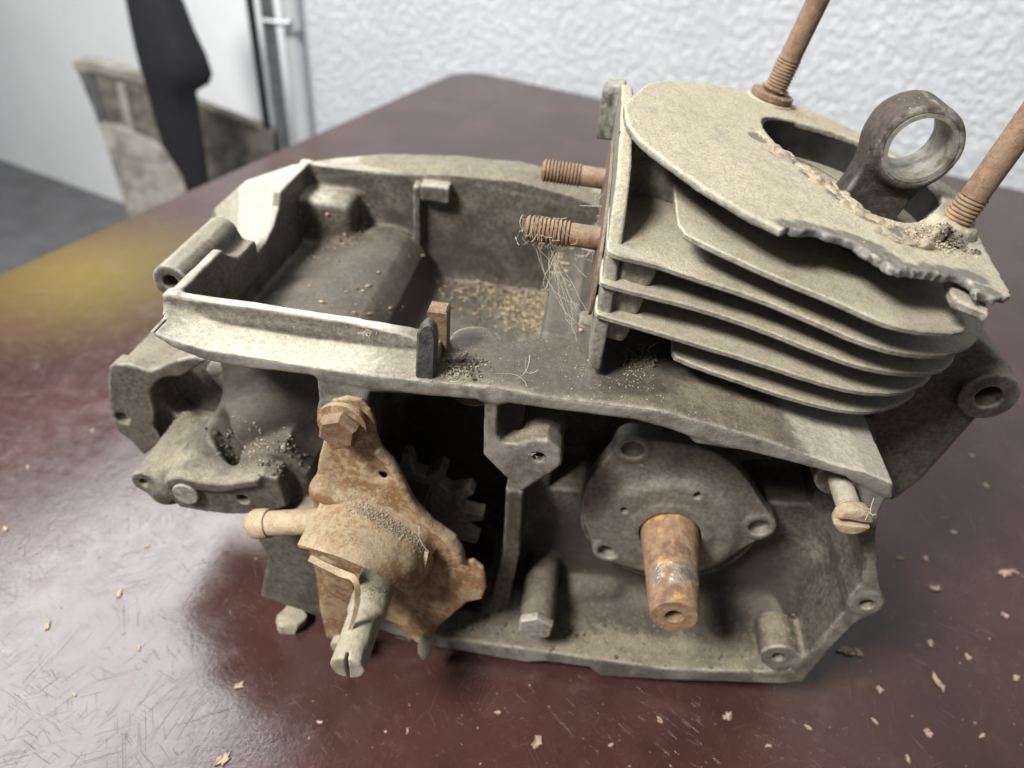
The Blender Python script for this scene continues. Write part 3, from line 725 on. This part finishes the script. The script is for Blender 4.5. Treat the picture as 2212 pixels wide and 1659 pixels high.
V, Fc = lathe([(0, 12.7), (0, 14.4), (y1-y0+.6, 14.4), (y1-y0+.6, 12.7), (0, 12.7)], (ex, y0-.4, ez), (0, 1, 0), 56); Fc = Fc[:-2]
bo.data = mesh_from(V, Fc); bo.data.materials.append(MAT['bronze']); bo.data.polygons.foreach_set('use_smooth', np.ones(len(bo.data.polygons), bool)); sharp(bo)

# ---- seal plate and crankshaft end
CX, CZ = 82., -63.; SP = 26.
out = FPL([z3(*q) for q in ((330, 285), (370, 245), (430, 228), (540, 240), (760, 270), (960, 330), (1100, 460), (1200, 620), (1265, 715), (1275, 760), (1225, 810), (1000, 930), (900, 985), (700, 1010), (480, 1000), (330, 975), (230, 935), (195, 870), (150, 760), (120, 640), (140, 530), (230, 400))], SP+8)
v = Vol((30, 14, -112), (146, 46, 4), .8)
v.add(Prism(1, smooth_poly(out, 1), SP+8, SP+18, 1.5))
v.add(Cyl((CX, SP+5.5, CZ), (CX, SP+18, CZ), 33, r=3), 9); v.add(Cyl((CX, SP+3.6, CZ), (CX, SP+18, CZ), 21, r=1.5), 3)
for q in ((430, 290), (1180, 750), (285, 890)):
    x, z = FP(*z3(*q), SP+8); v.add(Cyl((x, SP+7.4, z), (x, SP+18, z), 8), 3); v.cut(Cyl((x, SP, z), (x, SP+12, z), 5.2), 1)
for q in ((380, 660), (815, 575)):
    x, z = FP(*z3(*q), SP+4); v.cut(Cyl((x, SP, z), (x, SP+9, z), 1.9), .4)
v.cut(Cyl((CX, SP-2, CZ), (CX, SP+14, CZ), 15.6), .5)
V, Q = v.mesh(); V = rough_up(V, .2, 6.)
link('seal_plate', mesh_quads(V, Q), 'plate', eng)
cs = part('crankshaft', lathe([(0, 14.6), (16, 14.6), (17, 14.3), (61, 11.2), (62.2, 10.5), (62.2, 4.5), (61.6, 3.9), (53, 3.9), (53, .01)], (CX, 43, CZ), (0, -1, 0), 56, .12), 'crank', eng)

# ---- slotted screw at the right corner
sx, sz = 138., 9.
sw = part('slotted_screw', lathe([(0, 4.3)]+thread(.5, 19, 4.6, 1.3, .5)+[(19.5, 4.), (22, 4.), (22, .01)], (sx, 10, sz), (0, -1, 0), 32, .12), 'grey_rust', eng)
hv = Vol((sx-11, -19, sz-11), (sx+11, -8, sz+11), .5)
hv.add(Cyl((sx, -16, sz), (sx, -10, sz), 7.3, r=1.4)); hv.cut(Box((sx-12, -20, sz-1.2), (sx+12, -13.4, sz+1.2), .1), .2)
V, Q = hv.mesh(); V = rough_up(V, .25, 2.5); MAT['rust_pale'] = rust_metal('pale_rust', a=(.42, .335, .22), b=(.31, .21, .12), c=(.16, .115, .075), dust_amt=.7)
link('screw_head', mesh_quads(V, Q), 'rust_pale', sw)

# ---- gearwheel deep in the dark opening
gx, gz = FP(878, 1108, 38)
gp = []
for k in range(13):
    a = 2*math.pi*k/13+.12
    for da, r in ((-.16, 32), (-.06, 43), (.04, 43), (.14, 32)): gp.append((gx+r*math.cos(a+da), gz+r*math.sin(a+da)))
gp = resample(gp, 2.)
part('gearwheel', plate(gp, [[(gx+10*math.cos(a), gz+10*math.sin(a)) for a in np.linspace(0, 6.28, 24, endpoint=False)]], lambda a, b, z: (a, z, b), 38, 47, .7), 'gear', eng)

# ---- clip standing on the front edge of the top plate
clip = part('retaining_clip', plate(smooth_poly(resample([(-42.5, 36), (-34.5, 36), (-33.8, 58), (-35, 64), (-38, 65.5), (-41.5, 61)], 6.), 1), [], lambda a, b, z: (a, z, b), .8, 6.5, .9), 'dark', eng)
part('clip_block', boxm((-41, 17, 36), (-33, 25, 61), bev=.8), 'rust_dark', clip)
part('clip_web', boxm((-40, 5, 36), (-35, 18, 47), bev=.6), 'dark', clip)

# ---- rusty stamped bracket on the front
def patch(rows, n=22, m=22, thick=1.8):
    """sheet metal through rows of (u, v, depth) points, thickened to its back side"""
    R = []
    for row in rows:
        P = np.array([on(u, vv, 1, Y) for u, vv, Y in row]); t = np.linspace(0, len(P)-1, m)
        R.append(np.stack([catmull(P, x) for x in t]))
    R = np.array(R); G = []
    for j in range(m):
        col = R[:, j]; G.append([catmull(col, x) for x in np.linspace(0, len(col)-1, n)])
    G = np.transpose(np.array(G), (1, 0, 2))
    du = np.gradient(G, axis=0); dv = np.gradient(G, axis=1); N = np.cross(du, dv); N /= np.maximum(np.linalg.norm(N, axis=2), 1e-9)[..., None]
    view = CPOS-G; sgn = np.sign((N*view).sum(2).mean()); N *= sgn
    a, b = G.reshape(-1, 3), (G-N*thick).reshape(-1, 3); V = np.concatenate([a, b]); o = n*m; Fc = []
    for i in range(n-1):
        for j in range(m-1):
            q = (i*m+j, i*m+j+1, (i+1)*m+j+1, (i+1)*m+j)
            if sgn < 0: q = q[::-1]
            Fc.append(q); Fc.append(tuple(x+o for x in q[::-1]))
    ring = [j for j in range(m)]+[i*m+m-1 for i in range(1, n)]+[(n-1)*m+j for j in range(m-2, -1, -1)]+[i*m for i in range(n-2, 0, -1)]
    for x, y in zip(ring, ring[1:]+ring[:1]):
        q = (x, x+o, y+o, y); Fc.append(q if sgn > 0 else q[::-1])
    return rough_up(V, .25, 7.), Fc
def catmull(P, t):
    i = min(int(t), len(P)-2); f = t-i
    p0, p1, p2, p3 = P[max(i-1, 0)], P[i], P[i+1], P[min(i+2, len(P)-1)]
    return .5*((2*p1)+(p2-p0)*f+(2*p0-5*p1+4*p2-p3)*f*f+(3*p1-p0-3*p2+p3)*f**3)
brk = empty('bracket', (0, 0, 0), eng)
BO = [(707, 885), (718, 865), (748, 857), (780, 866), (800, 888), (808, 915), (815, 950), (825, 974), (850, 1000), (862, 1020), (895, 1080), (940, 1128), (985, 1160), (998, 1182), (1006, 1212), (1024, 1210), (1044, 1228), (1051, 1268), (1040, 1298), (1008, 1304), (985, 1322), (950, 1352), (925, 1388), (900, 1388), (850, 1345), (790, 1330), (740, 1360), (722, 1385), (704, 1378), (694, 1330), (682, 1250), (665, 1180), (672, 1100), (680, 1045), (690, 985), (702, 935)]
v = Vol((-112, -16, -160), (4, 6, 34), .8)
v.add(Prism(1, FPL(BO, -4), -4, -1.6, .7))
# rolled lip on the right edge
LP = [FP(*q, -4) for q in ((822, 972), (852, 1004), (866, 1030), (900, 1090), (942, 1134), (984, 1166), (1000, 1200))]
v.add(Chain([(a[0]-1., -5.4, a[1]-1) for a in smooth_poly(LP, 2, False)], 2.1), 3)
x, z = FP(812, 1025, -4); v.cut(Cap((x, -6.6, z), (x+3, -6.2, z-2), 3.6), 2.5)       # dimple
x, z = FP(735, 1050, -5); v.add(Cap((x-9, -3, z-6), (x+12, -3, z-14), 5), 8)
V, Q = v.mesh(); V[:, 1] += vnoise(V, 22., 8)*1.2; V = rough_up(V, .3, 6.)
link('bracket_plate', mesh_quads(V, Q), 'rust', brk)
hood = patch([
    [(700, 1030, -2.2), (752, 1035, -2.2), (812, 1058, -2.2), (872, 1095, -2.2), (930, 1140, -2.2), (955, 1172, -2.2)],
    [(690, 1088, -7), (745, 1082, -7.5), (803, 1098, -7.5), (862, 1130, -7.5), (915, 1163, -7), (938, 1193, -6)],
    [(672, 1120, -14), (725, 1118, -16), (790, 1135, -17), (850, 1163, -17), (900, 1190, -15), (922, 1215, -12)],
    [(655, 1152, -23), (705, 1158, -27), (770, 1175, -28), (830, 1203, -27), (885, 1228, -23), (912, 1245, -18)],
    [(642, 1176, -30), (690, 1190, -34), (745, 1208, -35), (800, 1232, -34), (850, 1262, -29), (880, 1289, -22)]])
part('bracket_hood', hood, 'rust', brk)
end = patch([[(925, 1192, -12), (938, 1205, -5)], [(915, 1240, -17), (930, 1245, -5)], [(882, 1288, -22), (905, 1300, -5)]], 8, 5)
part('bracket_end', end, 'rust', brk)
tong = patch([[(690, 1205, -27), (720, 1222, -28), (760, 1245, -27)], [(700, 1270, -22), (725, 1280, -22), (762, 1300, -20)], [(705, 1330, -18), (728, 1335, -18), (752, 1345, -17)], [(708, 1372, -16), (722, 1376, -16), (738, 1366, -16)]], 12, 8)
part('bracket_tongue', tong, 'rust', brk)
# bolt with washer
bx, bz = FP(741, 912, -6)
bolt = part('bolt', plate(resample([(bx+a, bz+b) for a, b in hexp(8.7, o=.35)], 1.5), [], lambda a, b, z: (a, -z, b), 8.2, 14.5, 1.2), 'rust_stud', brk)
part('washer', lathe([(0, 4), (0, 10.6), (2.2, 10.6), (2.4, 10.), (2.4, 4)], (bx, -5.6, bz), (0, -1, 0), 36, .15), 'rust', bolt)
# kick shaft with square end, slot
KX, KZ = -59.5, -79.5
v = Vol((KX-13, -66, KZ-13), (KX+13, -6, KZ+13), .6)
v.add(Cyl((KX, -60, KZ), (KX, -8, KZ), 8., r=1.)); v.add(Cyl((KX, -32, KZ), (KX, -8, KZ), 8.8), 3)
v.cut(Prism(1, [(KX+3.5, KZ+12), (KX+9.5, KZ-4), (KX+20, KZ), (KX+12, KZ+20)], -66, -37, .2), .3)
v.cut(Box((KX-.7, -66, KZ-12), (KX+.7, -56.5, KZ+12), .1), .1)
V, Q = v.mesh(); V = rough_up(V, .25, 4.)
link('kick_shaft', mesh_quads(V, Q), 'grey_rust', eng)
# thin lever strip beside the shaft
lv = np.array([on(u, vv, 1, Y) for u, vv, Y in ((668, 1205, -36), (700, 1222, -37), (735, 1238, -38), (762, 1246, -40), (772, 1262, -42), (773, 1290, -43), (768, 1325, -44), (757, 1358, -45), (742, 1388, -46))])
lv = smooth_poly(lv, 2, False)
wdt = np.interp(np.linspace(0, 1, len(lv)), (0, .3, .6, 1), (1.6, 1.9, 1.5, .8)); Vv = []
for i, p in enumerate(lv):
    d = lv[min(i+1, len(lv)-1)]-lv[max(i-1, 0)]; d /= np.linalg.norm(d)
    sd = np.cross(d, (.25, -.5, .85)); sd /= np.linalg.norm(sd); up_ = np.cross(sd, d)
    for a, b in ((-1, -1), (1, -1), (1, 1), (-1, 1)): Vv.append(p+sd*a*wdt[i]*.8+up_*b*1.1)
Fc = []
for i in range(len(lv)-1):
    for k in range(4): a, b = i*4+k, i*4+(k+1) % 4; Fc.append((a, b, b+4, a+4))
Fc += [(3, 2, 1, 0), tuple(range(len(Vv)-4, len(Vv)))]
part('lever', (rough_up(np.array(Vv), .2, 4.), Fc), 'rust_pale', brk)
# pin under the tongue, tongue-shaped pin on the right, side fitting
px_, pz_ = FP(732, 1398, -20); part('pin', lathe([(0, 4.6), (11, 4.6), (12, 4.), (12, .01)], (px_, -9, pz_), (0, -1, .05), 24, .15), 'grey_rust', brk)
p0 = on(925, 1375, 1, -10); part('hanging_tab', lathe([(0, 3.2), (2, 4.), (7, 4.2), (11, 3.4), (13.5, 1.8), (14, .01)], p0, (-.12, -.35, -1), 20, .3), 'grey_rust', eng)
p0 = on(690, 1126, 1, -9); p1 = on(530, 1133, 1, -9); L = np.linalg.norm(p1-p0)
part('side_fitting', lathe([(0, 6.2), (L*.66, 6.), (L*.67, 6.9), (L*.74, 7.2), (L*.86, 7.), (L*.93, 5.4), (L, 2.), (L, .01)], p0, p1-p0, 32, .3), 'rust_pale', brk)
nx_, nz_ = FP(1157, 1352, 0)
part('nut', plate(resample([(nx_+a, nz_+b) for a, b in hexp(9.8, o=.5)], 1.5), [], lambda a, b, z: (a, -z, b), -2.5, 2.2, .9), 'gear', eng)
cx_, cz_ = FP(*z1(660, 1440), 1.5); part('core_plug', lathe([(0, 6.6), (3., 6.6), (3.6, 6.), (3.9, .01)], (cx_, 4, cz_), (0, -1, 0), 36, .1), 'gear', eng)
# drain plug under the left end
pd = on(628, 1345, 1, 4)
pv, pf = plate(resample([(pd[0]+a, pd[1]+b) for a, b in hexp(8.5, o=.2)], 1.5), [], lambda a, b, z: (a+(z-pd[2])*.25, b, z), pd[2]-7, pd[2]+8, 1.2)
dp = part('drain_plug', (rough_up(pv, 1.6, 5.), pf), 'grey_rust', eng)
part('plug_tip', lathe([(0, 3.), (6, 2.6), (7, .01)], (pd[0]-4, pd[1]-4, pd[2]-5), (-.4, -.3, -1), 16, .3), 'grey_rust', dp)

# ------------------------------------------------------------------ things behind the table
def loft(rows, Y, flat=.4, seg=20, fold=0.):
    V = []; Fc = []
    for i, (vv, l, r) in enumerate(rows):
        a, b = on(l, vv, 1, Y), on(r, vv, 1, Y); c_ = (a+b)/2; w = np.linalg.norm(b-a)/2
        for k in range(seg):
            t = 2*math.pi*k/seg; f = 1+fold*math.sin(5*t+i*.35)
            V.append(c_+np.array((w*math.cos(t)*f, w*flat*math.sin(t)*f, 0)))
    for i in range(len(rows)-1):
        for k in range(seg): a, b = i*seg+k, i*seg+(k+1) % seg; Fc.append((a, a+seg, b+seg, b))
    Fc += [tuple(range(seg)), tuple(range(len(rows)*seg-1, (len(rows)-1)*seg-1, -1))]
    return np.array(V), Fc
MAT['black'] = simple('black_cloth', (.012, .012, .016), .75, scale=60, bump=.002)
rows = [(-160, 215, 330), (-60, 252, 360), (0, 272, 392), (60, 285, 415), (110, 297, 440), (150, 308, 453), (172, 315, 448), (190, 319, 422), (250, 335, 430), (320, 357, 442), (385, 398, 452), (520, 430, 480), (700, 470, 520)]
o = part('hanging_cloth', loft(rows, 1230, .45, 24, .06), 'black', None); tag(o, 'black cloth hanging down behind the far left edge of the table', 'cloth')
# metal pole pair with clamp
MAT['chrome'] = simple('scuffed_chrome', (.42, .42, .43), .3, .8, scale=30); MAT['dpole'] = simple('dark_grey_pole', (.05, .05, .055), .4, .4)
pole = empty('pole_stand'); tag(pole, 'upright metal pole with a clamp behind the table', 'pole')
pa = on(560, 150, 1, 1420); pb = on(592, 150, 1, 1420)
part('dark_tube', lathe([(0, 9), (1500, 9)], (pa[0], pa[1], FLOOR), (0, 0, 1), 24), 'dpole', pole)
part('chrome_tube', lathe([(0, 15), (1500, 15)], (pb[0], pb[1]+4, FLOOR), (0, 0, 1), 24), 'chrome', pole)
cz = on(590, 45, 1, 1420); part('clamp', lathe([(0, 6), (50, 6), (52, 11), (62, 11)], (cz[0]-16, cz[1]-14, cz[2]), (1, 0, 0), 20), 'chrome', pole)
# white post at the end of the plaster wall
MAT['post'] = simple('grey_white_post', (.62, .64, .66), .5, scale=20, var=.1)
pc = on(645, 150, 1, 1470); o = part('post', lathe([(0, 24), (2100, 24)], (pc[0], pc[1], FLOOR), (0, 0, 1), 28), 'post', None); tag(o, 'grey white round post at the end of the rough plaster wall', 'post')
# dirty panel leaning behind the table
def slab_px(L, Y0, Y1, thick):
    P = [on(u, vv, 1, Y0+(Y1-Y0)*(vv-130)/300.) for u, vv in L]; P = np.array(P); n = len(P)
    V = np.concatenate([P, P+np.array((0, thick, 0))]); Fc = [tuple(range(n))[::-1], tuple(range(n, 2*n))]
    for k in range(n): j = (k+1) % n; Fc.append((k, j, j+n, k+n))
    return V, Fc
MAT['board'] = simple('dirty_grey_board', (.19, .17, .14), .8, scale=25, var=.6); MAT['trim'] = simple('beige_trim', (.36, .33, .28), .75, scale=30, var=.5)
MAT['sack'] = simple('beige_paper', (.44, .41, .36), .85, scale=25, var=.5, bump=.004)
pn = empty('leaning_panel'); tag(pn, 'dirty grey panel with beige trim and torn beige paper leaning behind the table', 'panel')
part('board', slab_px([(165, 150), (300, 180), (430, 225), (590, 290), (600, 420), (420, 470), (300, 330), (218, 275)], 1420, 1400, 30), 'board', pn, None, False)
part('trim', slab_px([(158, 132), (190, 132), (310, 165), (312, 182), (200, 156), (160, 150)], 1412, 1405, 40), 'trim', pn, None, False)
part('trim', slab_px([(250, 178), (268, 182), (292, 290), (275, 290)], 1412, 1402, 8), 'trim', pn, None, False)
part('metal_strip', slab_px([(172, 152), (196, 160), (232, 272), (214, 272)], 1408, 1398, 10), 'chrome', pn, None, False)
part('torn_paper', slab_px([(214, 268), (250, 272), (330, 310), (410, 375), (440, 470), (285, 480), (262, 420), (236, 335)], 1395, 1385, 14), 'sack', pn, None, False)
part('trim', slab_px([(440, 235), (470, 240), (590, 285), (590, 300), (460, 256)], 1414, 1405, 30), 'board', pn, None, False)

# ------------------------------------------------------------------ loose dirt
dg = bpy.context.evaluated_depsgraph_get(); dg.update()
def drop(x, y, z0=260.):
    ok, loc, nor, _, ob, _ = sc.ray_cast(dg, Vector(W((x, y, z0))), Vector((0, 0, -1)))
    if not ok: return None
    return np.array((loc.x*1000, loc.y*1000, loc.z*1000+TABLE)), np.array(nor), ob
def seen(u, vv):
    d = ray(u, vv); ok, loc, nor, _, ob, _ = sc.ray_cast(dg, Vector(W(CPOS)), Vector(d))
    return (np.array((loc.x*1000, loc.y*1000, loc.z*1000+TABLE)), ob) if ok else (None, None)
OCT = np.array([(1, 0, 0), (-1, 0, 0), (0, 1, 0), (0, -1, 0), (0, 0, 1), (0, 0, -1)], float)
OF = [(0, 2, 4), (2, 1, 4), (1, 3, 4), (3, 0, 4), (2, 0, 5), (1, 2, 5), (3, 1, 5), (0, 3, 5)]
def grains(L):
    """L: list of (centre, radii) -> mesh data of small uneven lumps"""
    V = []; Fc = []
    for c_, r in L:
        q = OCT*np.array(r)*(1+rng.uniform(-.35, .35, (6, 1))); a = rng.uniform(0, 6.28); ca, sa = math.cos(a), math.sin(a)
        q = np.stack([q[:, 0]*ca-q[:, 1]*sa, q[:, 0]*sa+q[:, 1]*ca, q[:, 2]], 1); o = len(V)
        V += (q+c_).tolist(); Fc += [tuple(i+o for i in f) for f in OF]
    return np.array(V), Fc
def var_mat(name, cols, scale=900, rough=.9):
    t = NT(name); n = t.noise(scale, 1, .5); c = cols[0]
    for i, k in enumerate(cols[1:]):
        lo = .36+.28*i/max(1, len(cols)-1); c = t.mix(t.ramp(n, lo, lo+.05), c, k)
    return t.done(c, rough, 0.)
MAT['grain'] = var_mat('sand_and_dust', [(.16, .13, .09), (.30, .255, .18), (.40, .345, .25), (.24, .20, .14)])
MAT['seed'] = var_mat('seed_husks', [(.05, .04, .03), (.26, .20, .12), (.11, .085, .06), (.42, .34, .22), (.07, .055, .04), (.32, .25, .15)], 260)
L = []
for _ in range(20000):
    x, y = rng.uniform(-235, 215), rng.uniform(-50, 205); h = drop(x, y)
    if h is None or h[0][2] < TABLE+4 or h[1][2] < .35: continue
    if vnoise(np.array([[x, y, 0.]]), 16., 3)[0] < rng.uniform(-.5, .4): continue
    r = rng.choice((.15, .22, .32, .5), p=(.5, .33, .14, .03)); L.append((h[0], (r, r*rng.uniform(.6, 1.), r*.7)))
def clump(u, vv, n, sx, sy, r0, r1, pile=0.):
    p, ob = seen(u, vv)
    if p is None: return
    for _ in range(n):
        x, y = p[0]+rng.normal()*sx, p[1]+rng.normal()*sy; h = drop(x, y, p[2]+25)
        if h is None or abs(h[0][2]-p[2]) > 12: continue
        r = rng.uniform(r0, r1); L.append((h[0]+np.array((0, 0, rng.uniform(0, pile))), (r, r*rng.uniform(.6, 1), r*.7)))
for u, vv, n in ((775, 1092, 120), (805, 1110, 140), (835, 1127, 140), (870, 1150, 110), (905, 1168, 90), (800, 1272, 60)): clump(u, vv, n*2, 3.5, 2.4, .18, .45, .6)
clump(975, 790, 350, 6, 5, .25, .6, 1.); clump(1280, 760, 250, 8, 6, .25, .6, .6); clump(1350, 800, 300, 14, 9, .2, .5, .3)
clump(2020, 500, 200, 7, 5, .3, .7, .8); clump(1700, 225, 120, 6, 5, .3, .6); clump(560, 960, 150, 8, 5, .3, .8, .5); clump(400, 900, 120, 8, 6, .3, .7)
for u, vv in ((1230, 1385), (1320, 1400), (1420, 1425), (1540, 1430), (1640, 1400), (1720, 1340), (1330, 1290), (1560, 1330), (1020, 1360)): clump(u, vv, 130, 12, 10, .15, .5)
o = part('dust_grains', grains(L), 'grain', None, None, False); tag(o, 'sand and dust grains lying on the engine', 'dust', None, 'stuff')
MAT['clod'] = var_mat('dark_greasy_dirt', [(.03, .026, .02), (.08, .066, .05), (.14, .115, .085)], 700)
L0 = L; L = []
for u, vv, n, sx, sy in ((1400, 345, 160, 6, 6), (1430, 385, 120, 5, 5), (1400, 770, 90, 7, 5), (520, 965, 90, 6, 4), (610, 1005, 70, 5, 4), (2075, 530, 50, 5, 4), (1010, 795, 60, 5, 4), (1120, 650, 130, 13, 13), (1060, 610, 90, 12, 12), (1000, 600, 50, 12, 10), (1260, 1360, 25, 12, 9), (1600, 1400, 30, 20, 9), (1050, 1340, 25, 9, 6)): clump(u, vv, n, sx, sy, .5, 1.5, 1.2)
o = part('dirt_clods', grains(L), 'clod', None, None, False); tag(o, 'dark greasy dirt clods caked in the corners of the engine', 'dirt', None, 'stuff')
# seed husks in the open tray
L = []
for u, vv, n, s in ((1110, 655, 330, 13), (1060, 620, 130, 14), (1140, 690, 120, 8), (1150, 610, 60, 10), (960, 590, 30, 12), (760, 518, 18, 5), (700, 515, 10, 6), (640, 545, 8, 8), (860, 640, 25, 25), (780, 640, 25, 25)):
    p, ob = seen(u, vv)
    for _ in range(n):
        x, y = p[0]+rng.normal()*s, p[1]+rng.normal()*s; h = drop(x, y, 45)
        if h is None or h[0][2] > 30: continue
        r = rng.uniform(.35, 1.2)+abs(rng.normal())*.5; q = rng.uniform(.35, .9); L.append((h[0]+np.array((0, 0, r*.3)), (r*1.5, r*q, r*.45)))
o = part('seed_husks', grains(L), 'seed', None, None, False); tag(o, 'brown seed husks heaped in the open tray of the crankcase', 'seeds', None, 'stuff')

# flakes and crumbs on the table, the larger ones one by one
MAT['chip'] = var_mat('wood_crumb', [(.26, .17, .12), (.42, .32, .23), (.17, .11, .08), (.36, .25, .17)], 200)
def chip_mesh(s, thick):
    n = 11; a0 = rng.uniform(0, 6); el = rng.uniform(.35, .85)
    P = [(s*(.4+.8*rng.random())*math.cos(2*math.pi*k/n+a0), s*el*(.4+.8*rng.random())*math.sin(2*math.pi*k/n+a0)) for k in range(n)]
    V, Fc = plate(np.array(P), [], lambda a, b, z: (a, b, z), 0., thick, thick*.2); V = rough_up(V+rng.uniform(0, 90), thick*.6, 2.)-0
    V = V-V.mean(0); V[:, 2] -= V[:, 2].min(); V = V*.001
    me = bpy.data.meshes.new('chip'); me.from_pydata(V.tolist(), [], [list(map(int, f)) for f in Fc]); return me
chips = [(2022, 1470, 5), (2035, 1485, 3), (1945, 1207, 3), (1998, 1207, 2.5), (2020, 1272, 4.5), (2170, 1240, 5), (2190, 1235, 3), (1828, 1408, 5.5), (1855, 1410, 3), (2130, 1050, 3.5), (2100, 985, 3), (2005, 1585, 3), (1572, 1548, 3.5), (1660, 1612, 2.5), (1160, 1605, 4), (482, 1642, 4), (258, 1283, 3.5), (518, 1482, 3), (12, 1143, 3.5), (104, 1352, 4), (2170, 1330, 3), (1890, 1560, 2.5), (2195, 1465, 3.5), (2120, 1590, 3), (1745, 1572, 2), (1425, 1555, 2), (1320, 1610, 2), (2010, 1390, 2.5), (1900, 1490, 2.5), (2060, 1150, 2.2), (1075, 1540, 1.8), (880, 1580, 2), (690, 1560, 2), (2090, 1420, 2.4), (1960, 1640, 2.4), (300, 1400, 2), (160, 1500, 2), (60, 1010, 2.2), (200, 930, 2), (320, 1180, 1.8)]
for i, (u, vv, s) in enumerate(chips):
    p = on(u, vv, 2, TABLE); o = link('wood_crumb', chip_mesh(s*1.05, s*.16+.15), 'chip', None, False); o.location = W((p[0], p[1], TABLE+.05)); o.rotation_euler = (0, 0, rng.uniform(0, 6))
    tag(o, 'small pale brown crumb lying loose on the maroon table', 'crumb', 'crumbs on the table')
L = []
for _ in range(1300):
    u, vv = rng.uniform(-100, 2300), rng.uniform(500, 1700)
    p = on(u, vv, 2, TABLE)
    if rng.random() > (.9 if u > 1500 else .55): continue
    r = rng.choice((.2, .35, .6, .9), p=(.52, .33, .13, .02)); L.append((np.array((p[0], p[1], TABLE+r*.3)), (r*1.3, r*.8, r*.45)))
o = part('table_specks', grains(L), 'chip', None, None, False); tag(o, 'tiny pale specks scattered over the table', 'specks', None, 'stuff')
# pink pellets
MAT['pink'] = simple('pink_pellet', (.48, .20, .18), .8, scale=400)
for u, vv, s, lab in ((1254, 716, 2.2, 'small pink pellet at the foot of the inlet flange'), (708, 465, 2.4, 'small pink pellet on the ledge at the back of the tray')):
    p, ob = seen(u, vv); h = drop(p[0], p[1], p[2]+6)
    V, Fc = grains([((h[0] if h else p)+np.array((0, 0, s*.4)), (s*1.3, s, s*.9))])
    o = part('pellet', (smooth_lump(V, Fc) if False else (V, Fc)), 'pink', None, None, False)
    md = o.modifiers.new('round', 'SUBSURF'); md.levels = 2; md.render_levels = 2; tag(o, lab, 'pellet')
# cobwebs
MAT['web'] = simple('dusty_cobweb', (.50, .45, .36), .9)
def fibres(L, r=.1):
    return join([tube(P, r, 3) for P in L])
L = []
tip = np.array((4, 60, 80.)); 
for _ in range(34):
    a = rng.uniform(0, 6.28); x = rng.uniform(-9, 8); q = []
    for k in range(9):
        a += rng.normal()*.45+.25; x += rng.normal()*1.3; rr = 5.9+abs(rng.normal())*.7
        q.append((x, 60+rr*math.cos(a), 80.5+rr*math.sin(a)))
    L.append(q)
for _ in range(18):
    A_ = np.array((rng.uniform(-4, 8), 60+rng.normal()*3, 75.)); B_ = np.array((rng.uniform(16, 26), 44+rng.normal()*5, 44+rng.uniform(-3, 2))); q = []
    if rng.random() < .45: B_ = np.array((rng.uniform(2, 22), 54+rng.normal()*5, rng.uniform(52, 70)))
    sag = rng.normal(size=3)*2.5
    for k in range(10):
        t = k/9; q.append(A_+(B_-A_)*t+sag*math.sin(math.pi*t)+np.array((0, 0, -6))*math.sin(math.pi*t)+rng.normal(size=3)*.25)
    L.append(q)
for _ in range(14):
    A_ = np.array((26, 92+rng.normal()*8, 72+rng.normal()*8)); q = [A_+np.array((-rng.uniform(0, 14)*k/7, rng.normal()*1.5, -12*k/7+rng.normal())) for k in range(8)]; L.append(q)
o = part('cobweb', fibres(L), 'web', None, None, False); tag(o, 'dusty cobweb strung round the inlet studs', 'cobweb', None, 'stuff')
L = []
for u, vv, n, s in ((800, 722, 14, 5), (1000, 835, 3, 10), (1130, 830, 4, 14), (1395, 760, 12, 8), (905, 1160, 5, 8), (1870, 1105, 10, 5), (925, 1380, 8, 4), (1150, 985, 5, 4), (880, 1380, 4, 6), (590, 1010, 6, 6)):
    p, ob = seen(u, vv)
    if p is None: continue
    for _ in range(n):
        d = rng.normal(size=3); d[2] = abs(d[2])*.3; d /= np.linalg.norm(d); l = rng.uniform(.4, 1.4)*s; c_ = p+rng.normal(size=3)*s*.25; q = []
        bend = rng.normal(size=3)*l*.2
        for k in range(7):
            t = k/6-.5; q.append(c_+d*l*t+bend*(4*t*t)+np.array((0, -.3, .5)))
        L.append(q)
o = part('loose_fibres', fibres(L, .1), 'web', None, None, False); tag(o, 'thin dusty hairs and fibres stuck to the engine', 'fibres', None, 'stuff')
